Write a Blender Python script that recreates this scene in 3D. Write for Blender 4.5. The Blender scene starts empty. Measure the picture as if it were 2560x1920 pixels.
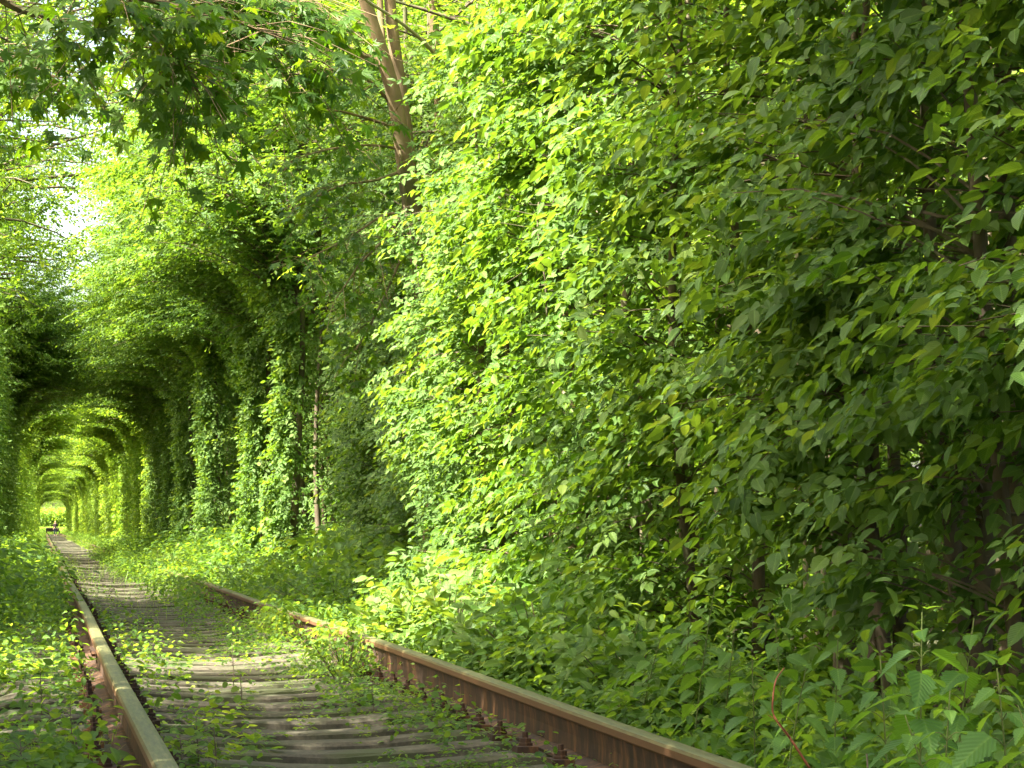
import bpy, math, numpy as np
from mathutils import Vector, Matrix
R = math.radians
D2 = bpy.data
scene = bpy.context.scene

# ------------------------------------------------------------------ camera, sky, sun, exposure
FPX, VX, VY, CH = 2500.0, 44.0, 528.0, 0.835
PITCH = math.atan((VY - 384) / FPX)
YAW = math.atan((512 - VX) / FPX * math.cos(PITCH))
cam = D2.objects.new('camera', D2.cameras.new('camera'))
scene.collection.objects.link(cam)
cam.location = (0, 0, CH)
cam.rotation_euler = (math.pi / 2 + PITCH, 0, -YAW)
cam.data.sensor_width = 36
cam.data.lens = FPX / 1024 * 36
cam.data.clip_start = 0.2
cam.data.clip_end = 3000
scene.camera = cam

SUN_EL, SUN_AZ = 50.0, 250.0          # azimuth clockwise from +Y (the way the track runs)
w = D2.worlds.new('World'); scene.world = w; w.use_nodes = True
nt = w.node_tree; bg = nt.nodes['Background']
sky = nt.nodes.new('ShaderNodeTexSky'); sky.sky_type = 'NISHITA'; sky.sun_disc = False
sky.sun_elevation = R(SUN_EL); sky.sun_rotation = R(SUN_AZ)
sky.air_density = 0.8; sky.dust_density = 5.0; sky.ozone_density = 1.0
wm = nt.nodes.new('ShaderNodeMix'); wm.data_type = 'RGBA'; wm.blend_type = 'MULTIPLY'; wm.inputs[0].default_value = 1
wm.inputs[7].default_value = (1.0, 0.95, 0.78, 1)      # camera set to a warm white balance
nt.links.new(sky.outputs[0], wm.inputs[6]); nt.links.new(wm.outputs[2], bg.inputs[0]); bg.inputs[1].default_value = 0.14
sun = D2.objects.new('sun', D2.lights.new('sun', 'SUN')); scene.collection.objects.link(sun)
sun.data.energy = 5.0; sun.data.angle = R(0.55); sun.data.color = (1, 0.95, 0.84)
to_sun = Vector((math.sin(R(SUN_AZ)) * math.cos(R(SUN_EL)), math.cos(R(SUN_AZ)) * math.cos(R(SUN_EL)), math.sin(R(SUN_EL))))
sun.rotation_euler = to_sun.to_track_quat('Z', 'Y').to_euler()
sun.location = (-30, -20, 60)
scene.view_settings.view_transform = 'Standard'
scene.view_settings.look = 'None'
scene.view_settings.exposure = 2.8
scene.view_settings.gamma = 1
cy = scene.cycles
cy.use_denoising = True
cy.max_bounces = 5; cy.diffuse_bounces = 2; cy.glossy_bounces = 2; cy.transmission_bounces = 5
cy.transparent_max_bounces = 4; cy.caustics_reflective = False; cy.caustics_refractive = False
cy.sample_clamp_indirect = 8

def at(px, py, d):
    """world point seen at pixel (px, py) of the 1024x768 frame at depth d"""
    v = Vector(((px - 512) / FPX * d, (384 - py) / FPX * d, -d))
    return np.array(cam.matrix_basis @ v) if False else np.array(Matrix.Translation(cam.location) @ cam.rotation_euler.to_matrix().to_4x4() @ v)

# ------------------------------------------------------------------ helpers
def tag(o, label=None, cat=None, group=None, kind=None):
    if label: o['label'] = label
    if cat: o['category'] = cat
    if group: o['group'] = group
    if kind: o['kind'] = kind
    return o

def empty(name, loc=(0, 0, 0), rz=0.0):
    o = D2.objects.new(name, None); scene.collection.objects.link(o)
    o.location = loc; o.rotation_euler = (0, 0, rz); o.empty_display_size = 0.2
    return o

def link(name, me, parent=None):
    o = D2.objects.new(name, me); scene.collection.objects.link(o)
    if parent: o.parent = parent
    return o

class Geo:
    """collects vertices, faces (grouped by side count) and a tint per vertex"""
    def __init__(s): s.V = []; s.F = {}; s.T = []; s.U = []; s.n = 0
    def add(s, V, faces, tint=None, uv=None):
        V = np.asarray(V, dtype=np.float32)
        for f in faces:
            f = np.asarray(f, dtype=np.int32)
            s.F.setdefault(f.shape[1], []).append(f + s.n)
        s.V.append(V); m = len(V)
        s.T.append(np.full(m, 0.5, np.float32) if tint is None else np.asarray(tint, np.float32))
        s.U.append(np.zeros((m, 2), np.float32) if uv is None else np.asarray(uv, np.float32))
        s.n += m
    def mesh(s, name, mat, smooth=False):
        me = D2.meshes.new(name)
        V = np.concatenate(s.V); me.vertices.add(len(V)); me.vertices.foreach_set('co', V.ravel())
        loops = []; sizes = []
        for k, fs in s.F.items():
            f = np.concatenate(fs); loops.append(f.ravel()); sizes.append(np.full(len(f), k, np.int32))
        loops = np.concatenate(loops); sizes = np.concatenate(sizes)
        me.loops.add(len(loops)); me.loops.foreach_set('vertex_index', loops)
        me.polygons.add(len(sizes))
        st = np.concatenate([[0], np.cumsum(sizes)[:-1]]).astype(np.int32)
        me.polygons.foreach_set('loop_start', st)
        me.polygons.foreach_set('use_smooth', np.full(len(sizes), smooth))
        a = me.attributes.new('tint', 'FLOAT', 'POINT'); a.data.foreach_set('value', np.concatenate(s.T))
        a = me.attributes.new('leafuv', 'FLOAT2', 'POINT'); a.data.foreach_set('vector', np.concatenate(s.U).ravel())
        me.update(calc_edges=True); me.validate()
        for m in (mat if isinstance(mat, (list, tuple)) else [mat]): me.materials.append(m)
        return me

def nrm(v): return v / np.maximum(np.linalg.norm(v, axis=-1, keepdims=True), 1e-9)

def tube(g, P, r, sides=6, tint=None, cap=True):
    P = np.asarray(P, float); n = len(P); r = np.broadcast_to(np.asarray(r, float), (n,))
    t = np.gradient(P, axis=0); t = nrm(t)
    ref = np.where(np.abs(t[:, 2:3]) > 0.9, np.array([[1.0, 0, 0]]), np.array([[0, 0, 1.0]]))
    a = nrm(np.cross(t, ref)); b = np.cross(t, a)
    for i in range(1, n):                       # keep the frame from flipping
        if np.dot(a[i], a[i - 1]) < 0: a[i] = -a[i]; b[i] = -b[i]
    th = np.arange(sides) / sides * 2 * math.pi
    V = P[:, None] + r[:, None, None] * (np.cos(th)[None, :, None] * a[:, None] + np.sin(th)[None, :, None] * b[:, None])
    i = np.arange(n - 1)[:, None] * sides; j = np.arange(sides)[None]; j2 = (j + 1) % sides
    f = np.stack([i + j, i + j2, i + sides + j2, i + sides + j], -1).reshape(-1, 4)
    fs = [f]
    V = V.reshape(-1, 3)
    if cap and sides > 2: fs.append(np.array([list(range(sides))[::-1], list(range((n - 1) * sides, n * sides))]))
    g.add(V, fs, None if tint is None else np.full(len(V), tint))

def smooth_path(P, k=4):
    P = np.asarray(P, float)
    Q = np.vstack([2 * P[0] - P[1], P, 2 * P[-1] - P[-2]])
    out = []
    for i in range(len(P) - 1):
        p0, p1, p2, p3 = Q[i:i + 4]
        for t in np.arange(k) / k:
            out.append(0.5 * ((2 * p1) + (-p0 + p2) * t + (2 * p0 - 5 * p1 + 4 * p2 - p3) * t * t + (-p0 + 3 * p1 - 3 * p2 + p3) * t ** 3))
    out.append(P[-1]); return np.array(out)

def box(g, x0, x1, y0, y1, z0, z1):
    V = [(x, y, z) for z in (z0, z1) for y in (y0, y1) for x in (x0, x1)]
    g.add(V, [np.array([(0, 2, 3, 1), (4, 5, 7, 6), (0, 1, 5, 4), (2, 6, 7, 3), (0, 4, 6, 2), (1, 3, 7, 5)])])

# ------------------------------------------------------------------ materials
def mat(name):
    m = D2.materials.new(name); m.use_nodes = True
    n = m.node_tree.nodes; return m, n, m.node_tree.links, n['Principled BSDF']

def ramp(n, stops):
    r = n.new('ShaderNodeValToRGB'); e = r.color_ramp.elements
    e[0].position, e[0].color = stops[0][0], (*stops[0][1], 1)
    e[1].position, e[1].color = stops[-1][0], (*stops[-1][1], 1)
    for p, c in stops[1:-1]:
        x = e.new(p); x.color = (*c, 1)
    return r

def leaf_mat(name, stops, tstops, rough=0.42, trans=0.42, veins=True, spec=0.45):
    m, n, l, p = mat(name)
    a = n.new('ShaderNodeAttribute'); a.attribute_name = 'tint'
    oi = n.new('ShaderNodeObjectInfo')
    ad = n.new('ShaderNodeMath'); ad.operation = 'MULTIPLY_ADD'; ad.inputs[1].default_value = 0.22; ad.inputs[2].default_value = -0.11
    l.new(oi.outputs['Random'], ad.inputs[0])
    sm = n.new('ShaderNodeMath'); sm.operation = 'ADD'; sm.use_clamp = True
    l.new(a.outputs['Fac'], sm.inputs[0]); l.new(ad.outputs[0], sm.inputs[1])
    r1 = ramp(n, stops); r2 = ramp(n, tstops)
    l.new(sm.outputs[0], r1.inputs[0]); l.new(sm.outputs[0], r2.inputs[0])
    col = r1.outputs[0]
    if veins:
        u = n.new('ShaderNodeAttribute'); u.attribute_name = 'leafuv'
        s = n.new('ShaderNodeSeparateXYZ'); l.new(u.outputs['Vector'], s.inputs[0])
        ab = n.new('ShaderNodeMath'); ab.operation = 'ABSOLUTE'; l.new(s.outputs[1], ab.inputs[0])
        k = n.new('ShaderNodeMath'); k.operation = 'MULTIPLY_ADD'; k.inputs[1].default_value = -1.4
        l.new(ab.outputs[0], k.inputs[0]); l.new(s.outputs[0], k.inputs[2])
        w_ = n.new('ShaderNodeMath'); w_.operation = 'MULTIPLY'; w_.inputs[1].default_value = 58; l.new(k.outputs[0], w_.inputs[0])
        sn = n.new('ShaderNodeMath'); sn.operation = 'SINE'; l.new(w_.outputs[0], sn.inputs[0])
        bp = n.new('ShaderNodeBump'); bp.inputs['Strength'].default_value = 0.35; bp.inputs['Distance'].default_value = 0.004
        l.new(sn.outputs[0], bp.inputs['Height']); l.new(bp.outputs[0], p.inputs['Normal'])
        mr = n.new('ShaderNodeMapRange'); mr.inputs[1].default_value = 0.0; mr.inputs[2].default_value = 0.035
        mr.inputs[3].default_value = 0.45; mr.inputs[4].default_value = 0.0; l.new(ab.outputs[0], mr.inputs[0])
        mx = n.new('ShaderNodeMix'); mx.data_type = 'RGBA'; l.new(mr.outputs[0], mx.inputs[0])
        l.new(col, mx.inputs[6]); mx.inputs[7].default_value = (0.2, 0.32, 0.06, 1); col = mx.outputs[2]
    l.new(col, p.inputs['Base Color'])
    p.inputs['Roughness'].default_value = rough
    p.inputs['Specular IOR Level'].default_value = spec
    t = n.new('ShaderNodeBsdfTranslucent'); l.new(r2.outputs[0], t.inputs[0])
    ms = n.new('ShaderNodeMixShader'); ms.inputs[0].default_value = trans
    l.new(p.outputs[0], ms.inputs[1]); l.new(t.outputs[0], ms.inputs[2])
    l.new(ms.outputs[0], n['Material Output'].inputs[0])
    return m

M = {}
M['hornbeam'] = leaf_mat('hornbeam_leaf', [(0, (0.026, 0.072, 0.007)), (0.5, (0.074, 0.142, 0.024)), (0.9, (0.145, 0.220, 0.050)), (1, (0.19, 0.25, 0.03))],
                         [(0, (0.12, 0.28, 0.010)), (0.5, (0.29, 0.48, 0.025)), (1, (0.52, 0.62, 0.05))], 0.45, 0.30, spec=0.27)
M['far'] = leaf_mat('far_hornbeam_leaf', [(0, (0.050, 0.10, 0.012)), (0.5, (0.105, 0.175, 0.02)), (1, (0.19, 0.26, 0.03))],
                    [(0, (0.18, 0.38, 0.020)), (0.5, (0.36, 0.54, 0.030)), (1, (0.60, 0.70, 0.05))], 0.5, 0.42, veins=False, spec=0.25)
M['maple'] = leaf_mat('maple_leaf', [(0, (0.030, 0.075, 0.008)), (0.5, (0.060, 0.125, 0.010)), (1, (0.11, 0.18, 0.015))],
                      [(0, (0.12, 0.28, 0.006)), (0.5, (0.24, 0.40, 0.010)), (1, (0.42, 0.54, 0.015))], 0.5, 0.40, veins=False, spec=0.25)
M['nettle'] = leaf_mat('nettle_leaf', [(0, (0.045, 0.110, 0.020)), (0.5, (0.075, 0.160, 0.030)), (1, (0.14, 0.24, 0.03))],
                       [(0, (0.15, 0.36, 0.02)), (0.5, (0.28, 0.50, 0.03)), (1, (0.50, 0.72, 0.05))], 0.5, 0.4, spec=0.3)
M['weed'] = leaf_mat('weed_leaf', [(0, (0.038, 0.092, 0.014)), (0.5, (0.080, 0.160, 0.024)), (0.93, (0.16, 0.24, 0.03)), (1, (0.24, 0.29, 0.04))],
                     [(0, (0.16, 0.34, 0.02)), (0.5, (0.32, 0.50, 0.03)), (1, (0.60, 0.70, 0.05))], 0.48, 0.42, spec=0.28)

def bark_mat(name, c0, c1, scale=9.0):
    m, n, l, p = mat(name)
    tc = n.new('ShaderNodeTexCoord'); mp = n.new('ShaderNodeMapping'); mp.inputs['Scale'].default_value = (1, 1, 0.35)
    l.new(tc.outputs['Object'], mp.inputs[0])
    a = n.new('ShaderNodeTexNoise'); a.inputs['Scale'].default_value = scale; a.inputs['Detail'].default_value = 7; a.inputs['Roughness'].default_value = 0.65
    l.new(mp.outputs[0], a.inputs[0])
    r = ramp(n, [(0.3, c0), (0.55, tuple((x + y) / 2 for x, y in zip(c0, c1))), (0.72, c1)]); l.new(a.outputs[0], r.inputs[0])
    g = n.new('ShaderNodeTexNoise'); g.inputs['Scale'].default_value = 2.2; g.inputs['Detail'].default_value = 3; l.new(tc.outputs['Object'], g.inputs[0])
    gr = ramp(n, [(0.5, (0, 0, 0)), (0.68, (0.55, 0.55, 0.55))]); l.new(g.outputs[0], gr.inputs[0])
    mx = n.new('ShaderNodeMix'); mx.data_type = 'RGBA'; l.new(gr.outputs[0], mx.inputs[0]); l.new(r.outputs[0], mx.inputs[6])
    mx.inputs[7].default_value = (0.075, 0.095, 0.025, 1)
    l.new(mx.outputs[2], p.inputs['Base Color']); p.inputs['Roughness'].default_value = 0.85
    b = n.new('ShaderNodeBump'); b.inputs['Strength'].default_value = 0.7; b.inputs['Distance'].default_value = 0.012
    l.new(a.outputs[0], b.inputs['Height']); l.new(b.outputs[0], p.inputs['Normal'])
    return m
M['bark'] = bark_mat('hornbeam_bark', (0.05, 0.035, 0.02), (0.17, 0.13, 0.08))
M['mbark'] = bark_mat('maple_bark', (0.10, 0.065, 0.030), (0.30, 0.21, 0.11), 6.0)
M['pale'] = bark_mat('dry_stem_bark', (0.30, 0.23, 0.15), (0.55, 0.46, 0.33), 14.0)
M['red'] = bark_mat('red_twig_bark', (0.16, 0.04, 0.015), (0.36, 0.12, 0.05), 20.0)
M['greenstem'] = bark_mat('green_stem', (0.05, 0.07, 0.012), (0.14, 0.17, 0.03), 20.0)

def ground_mat():
    m, n, l, p = mat('forest_soil')
    tc = n.new('ShaderNodeTexCoord')
    a = n.new('ShaderNodeTexNoise'); a.inputs['Scale'].default_value = 14; a.inputs['Detail'].default_value = 9; a.inputs['Roughness'].default_value = 0.7
    b = n.new('ShaderNodeTexNoise'); b.inputs['Scale'].default_value = 1.1; b.inputs['Detail'].default_value = 4
    v = n.new('ShaderNodeTexVoronoi'); v.inputs['Scale'].default_value = 38
    for t in (a, b, v): l.new(tc.outputs['Object'], t.inputs['Vector'])
    r = ramp(n, [(0.3, (0.022, 0.015, 0.009)), (0.5, (0.045, 0.031, 0.018)), (0.7, (0.10, 0.07, 0.04))]); l.new(a.outputs[0], r.inputs[0])
    r2 = ramp(n, [(0.42, (0, 0, 0)), (0.62, (0.8, 0.8, 0.8))]); l.new(b.outputs[0], r2.inputs[0])
    mx = n.new('ShaderNodeMix'); mx.data_type = 'RGBA'; l.new(r2.outputs[0], mx.inputs[0]); l.new(r.outputs[0], mx.inputs[6]); mx.inputs[7].default_value = (0.035, 0.055, 0.012, 1)
    vr = ramp(n, [(0.0, (1.25, 1.1, 1.0)), (1.0, (0.75, 0.7, 0.65))]); l.new(v.outputs['Color'], vr.inputs[0])
    m2 = n.new('ShaderNodeMix'); m2.data_type = 'RGBA'; m2.blend_type = 'MULTIPLY'; m2.inputs[0].default_value = 1
    l.new(mx.outputs[2], m2.inputs[6]); l.new(vr.outputs[0], m2.inputs[7])
    l.new(m2.outputs[2], p.inputs['Base Color']); p.inputs['Roughness'].default_value = 0.95
    bp = n.new('ShaderNodeBump'); bp.inputs['Strength'].default_value = 0.9; bp.inputs['Distance'].default_value = 0.03
    l.new(a.outputs[0], bp.inputs['Height']); l.new(bp.outputs[0], p.inputs['Normal'])
    return m
M['soil'] = ground_mat()

def concrete_mat():
    m, n, l, p = mat('weathered_concrete')
    tc = n.new('ShaderNodeTexCoord')
    a = n.new('ShaderNodeTexNoise'); a.inputs['Scale'].default_value = 5; a.inputs['Detail'].default_value = 8; a.inputs['Roughness'].default_value = 0.7
    g = n.new('ShaderNodeTexNoise'); g.inputs['Scale'].default_value = 60; g.inputs['Detail'].default_value = 3
    l.new(tc.outputs['Object'], a.inputs[0]); l.new(tc.outputs['Object'], g.inputs[0])
    r = ramp(n, [(0.3, (0.035, 0.029, 0.019)), (0.52, (0.080, 0.068, 0.045)), (0.72, (0.14, 0.122, 0.085))]); l.new(a.outputs[0], r.inputs[0])
    rg = ramp(n, [(0.35, (0.7, 0.7, 0.68)), (0.65, (1.15, 1.13, 1.1))]); l.new(g.outputs[0], rg.inputs[0])
    mx = n.new('ShaderNodeMix'); mx.data_type = 'RGBA'; mx.blend_type = 'MULTIPLY'; mx.inputs[0].default_value = 1
    l.new(r.outputs[0], mx.inputs[6]); l.new(rg.outputs[0], mx.inputs[7])
    ms_ = n.new('ShaderNodeTexNoise'); ms_.inputs['Scale'].default_value = 2.6; ms_.inputs['Detail'].default_value = 5; oi = n.new('ShaderNodeObjectInfo'); va = n.new('ShaderNodeVectorMath'); va.operation = 'ADD'
    l.new(tc.outputs['Object'], va.inputs[0]); l.new(oi.outputs['Location'], va.inputs[1]); l.new(va.outputs[0], ms_.inputs[0])
    mr = ramp(n, [(.46, (0, 0, 0)), (.60, (.85, .85, .85))]); l.new(ms_.outputs[0], mr.inputs[0]); m3 = n.new('ShaderNodeMix'); m3.data_type = 'RGBA'
    l.new(mr.outputs[0], m3.inputs[0]); l.new(mx.outputs[2], m3.inputs[6]); m3.inputs[7].default_value = (.045, .055, .014, 1)
    l.new(m3.outputs[2], p.inputs['Base Color']); p.inputs['Roughness'].default_value = 0.9
    b = n.new('ShaderNodeBump'); b.inputs['Strength'].default_value = 0.5; b.inputs['Distance'].default_value = 0.006
    l.new(g.outputs[0], b.inputs['Height']); l.new(b.outputs[0], p.inputs['Normal'])
    return m
M['concrete'] = concrete_mat()

def rust_mat(name, c0, c1, c2, rough, metal, streak=False):
    m, n, l, p = mat(name)
    tc = n.new('ShaderNodeTexCoord'); mp = n.new('ShaderNodeMapping'); l.new(tc.outputs['Object'], mp.inputs[0])
    mp.inputs['Scale'].default_value = (1, 1, 0.25) if streak else (6, 0.5, 1)
    a = n.new('ShaderNodeTexNoise'); a.inputs['Scale'].default_value = 12; a.inputs['Detail'].default_value = 8; a.inputs['Roughness'].default_value = 0.7
    l.new(mp.outputs[0], a.inputs[0])
    r = ramp(n, [(0.32, c0), (0.5, c1), (0.68, c2)]); l.new(a.outputs[0], r.inputs[0])
    l.new(r.outputs[0], p.inputs['Base Color']); p.inputs['Roughness'].default_value = rough; p.inputs['Metallic'].default_value = metal
    b = n.new('ShaderNodeBump'); b.inputs['Strength'].default_value = 0.3; b.inputs['Distance'].default_value = 0.003
    l.new(a.outputs[0], b.inputs['Height']); l.new(b.outputs[0], p.inputs['Normal'])
    return m
M['railtop'] = rust_mat('worn_rail_top', (0.055, 0.054, 0.018), (0.098, 0.100, 0.032), (0.160, 0.135, 0.050), 0.6, 0.0)  # olive of the reflected canopy is put into the base colour
def railhead():
    m = M['railtop']; n = m.node_tree.nodes; l = m.node_tree.links; p = n['Principled BSDF']; src = p.inputs['Base Color'].links[0].from_socket
    gm = n.new('ShaderNodeNewGeometry'); sp = n.new('ShaderNodeSeparateXYZ'); l.new(gm.outputs['True Normal'], sp.inputs[0])
    mr = n.new('ShaderNodeMapRange'); mr.inputs[1].default_value = .3; mr.inputs[2].default_value = .75; l.new(sp.outputs[2], mr.inputs[0])
    mx = n.new('ShaderNodeMix'); mx.data_type = 'RGBA'; l.new(mr.outputs[0], mx.inputs[0]); mx.inputs[6].default_value = (.12, .055, .022, 1); l.new(src, mx.inputs[7]); l.new(mx.outputs[2], p.inputs['Base Color'])
railhead()
M['rust'] = rust_mat('rusty_rail_side', (0.016, 0.008, 0.004), (0.045, 0.020, 0.008), (0.17, 0.075, 0.024), 0.85, 0.0, True)

def plain(name, c, rough=0.7):
    m, n, l, p = mat(name)
    tc = n.new('ShaderNodeTexCoord'); a = n.new('ShaderNodeTexNoise'); a.inputs['Scale'].default_value = 18; a.inputs['Detail'].default_value = 4
    l.new(tc.outputs['Object'], a.inputs[0])
    r = ramp(n, [(0.3, tuple(x * 0.75 for x in c)), (0.7, tuple(min(1, x * 1.2) for x in c))]); l.new(a.outputs[0], r.inputs[0])
    l.new(r.outputs[0], p.inputs['Base Color']); p.inputs['Roughness'].default_value = rough
    return m

# ------------------------------------------------------------------ leaves
def halves(prof, fold=0.16, droop=0.12):
    """leaf with a midrib and two folded halves; prof = [(t, halfwidth), ...] without the two ends"""
    ts = [p[0] for p in prof]; k = len(prof)
    mid = [(0, 0, 0)] + [(t, 0, -droop * t * t) for t in ts] + [(1, 0, -droop)]
    V = list(mid)
    for s in (1, -1):
        V += [(t - 0.04, s * h, fold * h - droop * t * t) for t, h in prof]
    F3, F4 = [], []
    for si, s in enumerate((1, -1)):
        o = k + 2 + si * k
        def q(*f): (F3 if len(f) == 3 else F4).append(f if s == 1 else f[::-1])
        q(0, 1, o)
        for i in range(k - 1): q(1 + i, 2 + i, o + i + 1, o + i)
        q(k, k + 1, o + k - 1)
    V = np.array(V, float); uv = V[:, :2].copy()
    return V, [np.array(F3)] + ([np.array(F4)] if F4 else []), uv

LEAF_HI = halves([(0.18, 0.20), (0.45, 0.29), (0.76, 0.20)], 0.30, 0.22)
LEAF_MID = halves([(0.30, 0.22), (0.62, 0.25)])
LEAF_LO = (np.array([(0, 0, 0), (0.45, 0.30, 0.04), (1, 0, -0.08), (0.45, -0.30, 0.04)], float), [np.array([(0, 2, 1), (0, 3, 2)])],
           np.array([(0, 0), (0.45, 0.3), (1, 0), (0.45, -0.3)], float))
LEAF_ROUND = halves([(0.15, 0.26), (0.45, 0.38), (0.78, 0.26)], 0.12, 0.10)
def serrated():
    prof = []
    base = [(0.06, .16), (0.18, .27), (0.32, .30), (0.46, .26), (0.6, .20), (0.74, .135), (0.87, .07)]
    for t, h in base: prof += [(t, h * 0.80), (t + 0.055, h)]
    return halves(prof, 0.25, 0.22)
LEAF_NETTLE = serrated()
def maple_leaf():
    out = []
    lobes = [(0, 1.0, 20), (48, 0.9, 18), (-48, 0.9, 18), (104, 0.62, 20), (-104, 0.62, 20)]
    for a, r, wd in lobes:
        out += [(a - wd * 0.75, r * 0.62), (a - wd * 0.38, r * 0.68), (a - wd * 0.3, r * 0.80), (a, r), (a + wd * 0.3, r * 0.80), (a + wd * 0.38, r * 0.68), (a + wd * 0.75, r * 0.62)]
    out += [(24, 0.42), (-24, 0.42), (76, 0.36), (-76, 0.36), (150, 0.22), (-150, 0.22)]
    out.sort()
    V = [(0.0, 0, 0)]
    for a, r in out:
        x, y = r * math.cos(R(a)), r * math.sin(R(a))
        V.append((x, y, 0.10 * abs(math.sin(R(a) * 2.2)) * r - 0.16 * r * r))
    V = np.array(V, float) * 0.62; V[:, 0] += 0.28
    n = len(out)
    return V, [np.array([(0, i + 1, i + 2) for i in range(n - 1)] + [(0, n, 1)])], V[:, :2].copy()
LEAF_MAPLE = maple_leaf()

def put_leaves(g, tmpl, P, Dr, N, size, wid=1.0, tint=None):
    """many copies of one leaf: P base point, Dr pointing way, N facing way"""
    V0, F, uv = tmpl; n = len(P); k = len(V0)
    a = nrm(Dr); c = nrm(N - (N * a).sum(-1, keepdims=True) * a); b = np.cross(c, a)
    size = np.broadcast_to(size, (n,)); wid = np.broadcast_to(wid, (n,))
    V = P[:, None] + size[:, None, None] * (V0[None, :, 0:1] * a[:, None] + V0[None, :, 1:2] * wid[:, None, None] * b[:, None] + V0[None, :, 2:3] * c[:, None])
    off = (np.arange(n) * k)[:, None, None]
    T = np.repeat(np.full(n, 0.5) if tint is None else tint, k)
    g.add(V.reshape(-1, 3), [(f[None] + off).reshape(-1, f.shape[1]) for f in F], T, np.tile(uv, (n, 1)))

def spray_leaves(rng, P, A, C, nl=8, length=0.25, lsize=0.075):
    """leafy twigs: P start, A axis, C upper side -> leaf arrays"""
    S = len(P); A = nrm(A); C = nrm(C - (C * A).sum(-1, keepdims=True) * A); B = np.cross(C, A)
    s = np.linspace(0.08, 1.0, nl)[None] * (length * rng.uniform(0.7, 1.2, (S, 1)))
    side = np.where((np.arange(nl)[None] + rng.randint(0, 2, (S, 1))) % 2 == 0, 1.0, -1.0)
    th = R(52) + rng.normal(0, 0.22, (S, nl)); th[:, -1] *= 0.25
    sag = -0.22 * (s ** 2) / length
    Pl = P[:, None] + A[:, None] * s[..., None] + np.array([0, 0, 1.0]) * sag[..., None]
    Dl = A[:, None] * np.cos(th)[..., None] + B[:, None] * (side * np.sin(th))[..., None] + rng.normal(0, 0.16, (S, nl, 3)) + np.array([0, 0, -0.24])
    Nl = C[:, None] + rng.normal(0, 0.33, (S, nl, 3))
    sz = lsize * rng.uniform(0.5, 1.2, (S, nl)) * np.linspace(0.85, 1.05, nl)[None]
    tb = np.clip(rng.normal(0.40, 0.13, (S, 1)) + rng.normal(0, 0.07, (S, nl)) + np.linspace(-0.1, 0.16, nl)[None], 0, 1)
    return Pl.reshape(-1, 3), Dl.reshape(-1, 3), Nl.reshape(-1, 3), sz.ravel(), tb.ravel()

HALF, TOP = 1.78, 4.75
def in_clear(P, dc, half=HALF, top=TOP):
    x = np.abs(P[:, 0] + dc) / half; z = np.clip(P[:, 2] + 0.5, 0, None) / (top + 0.5)
    return (x ** 5 + z ** 5) < 1

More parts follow.
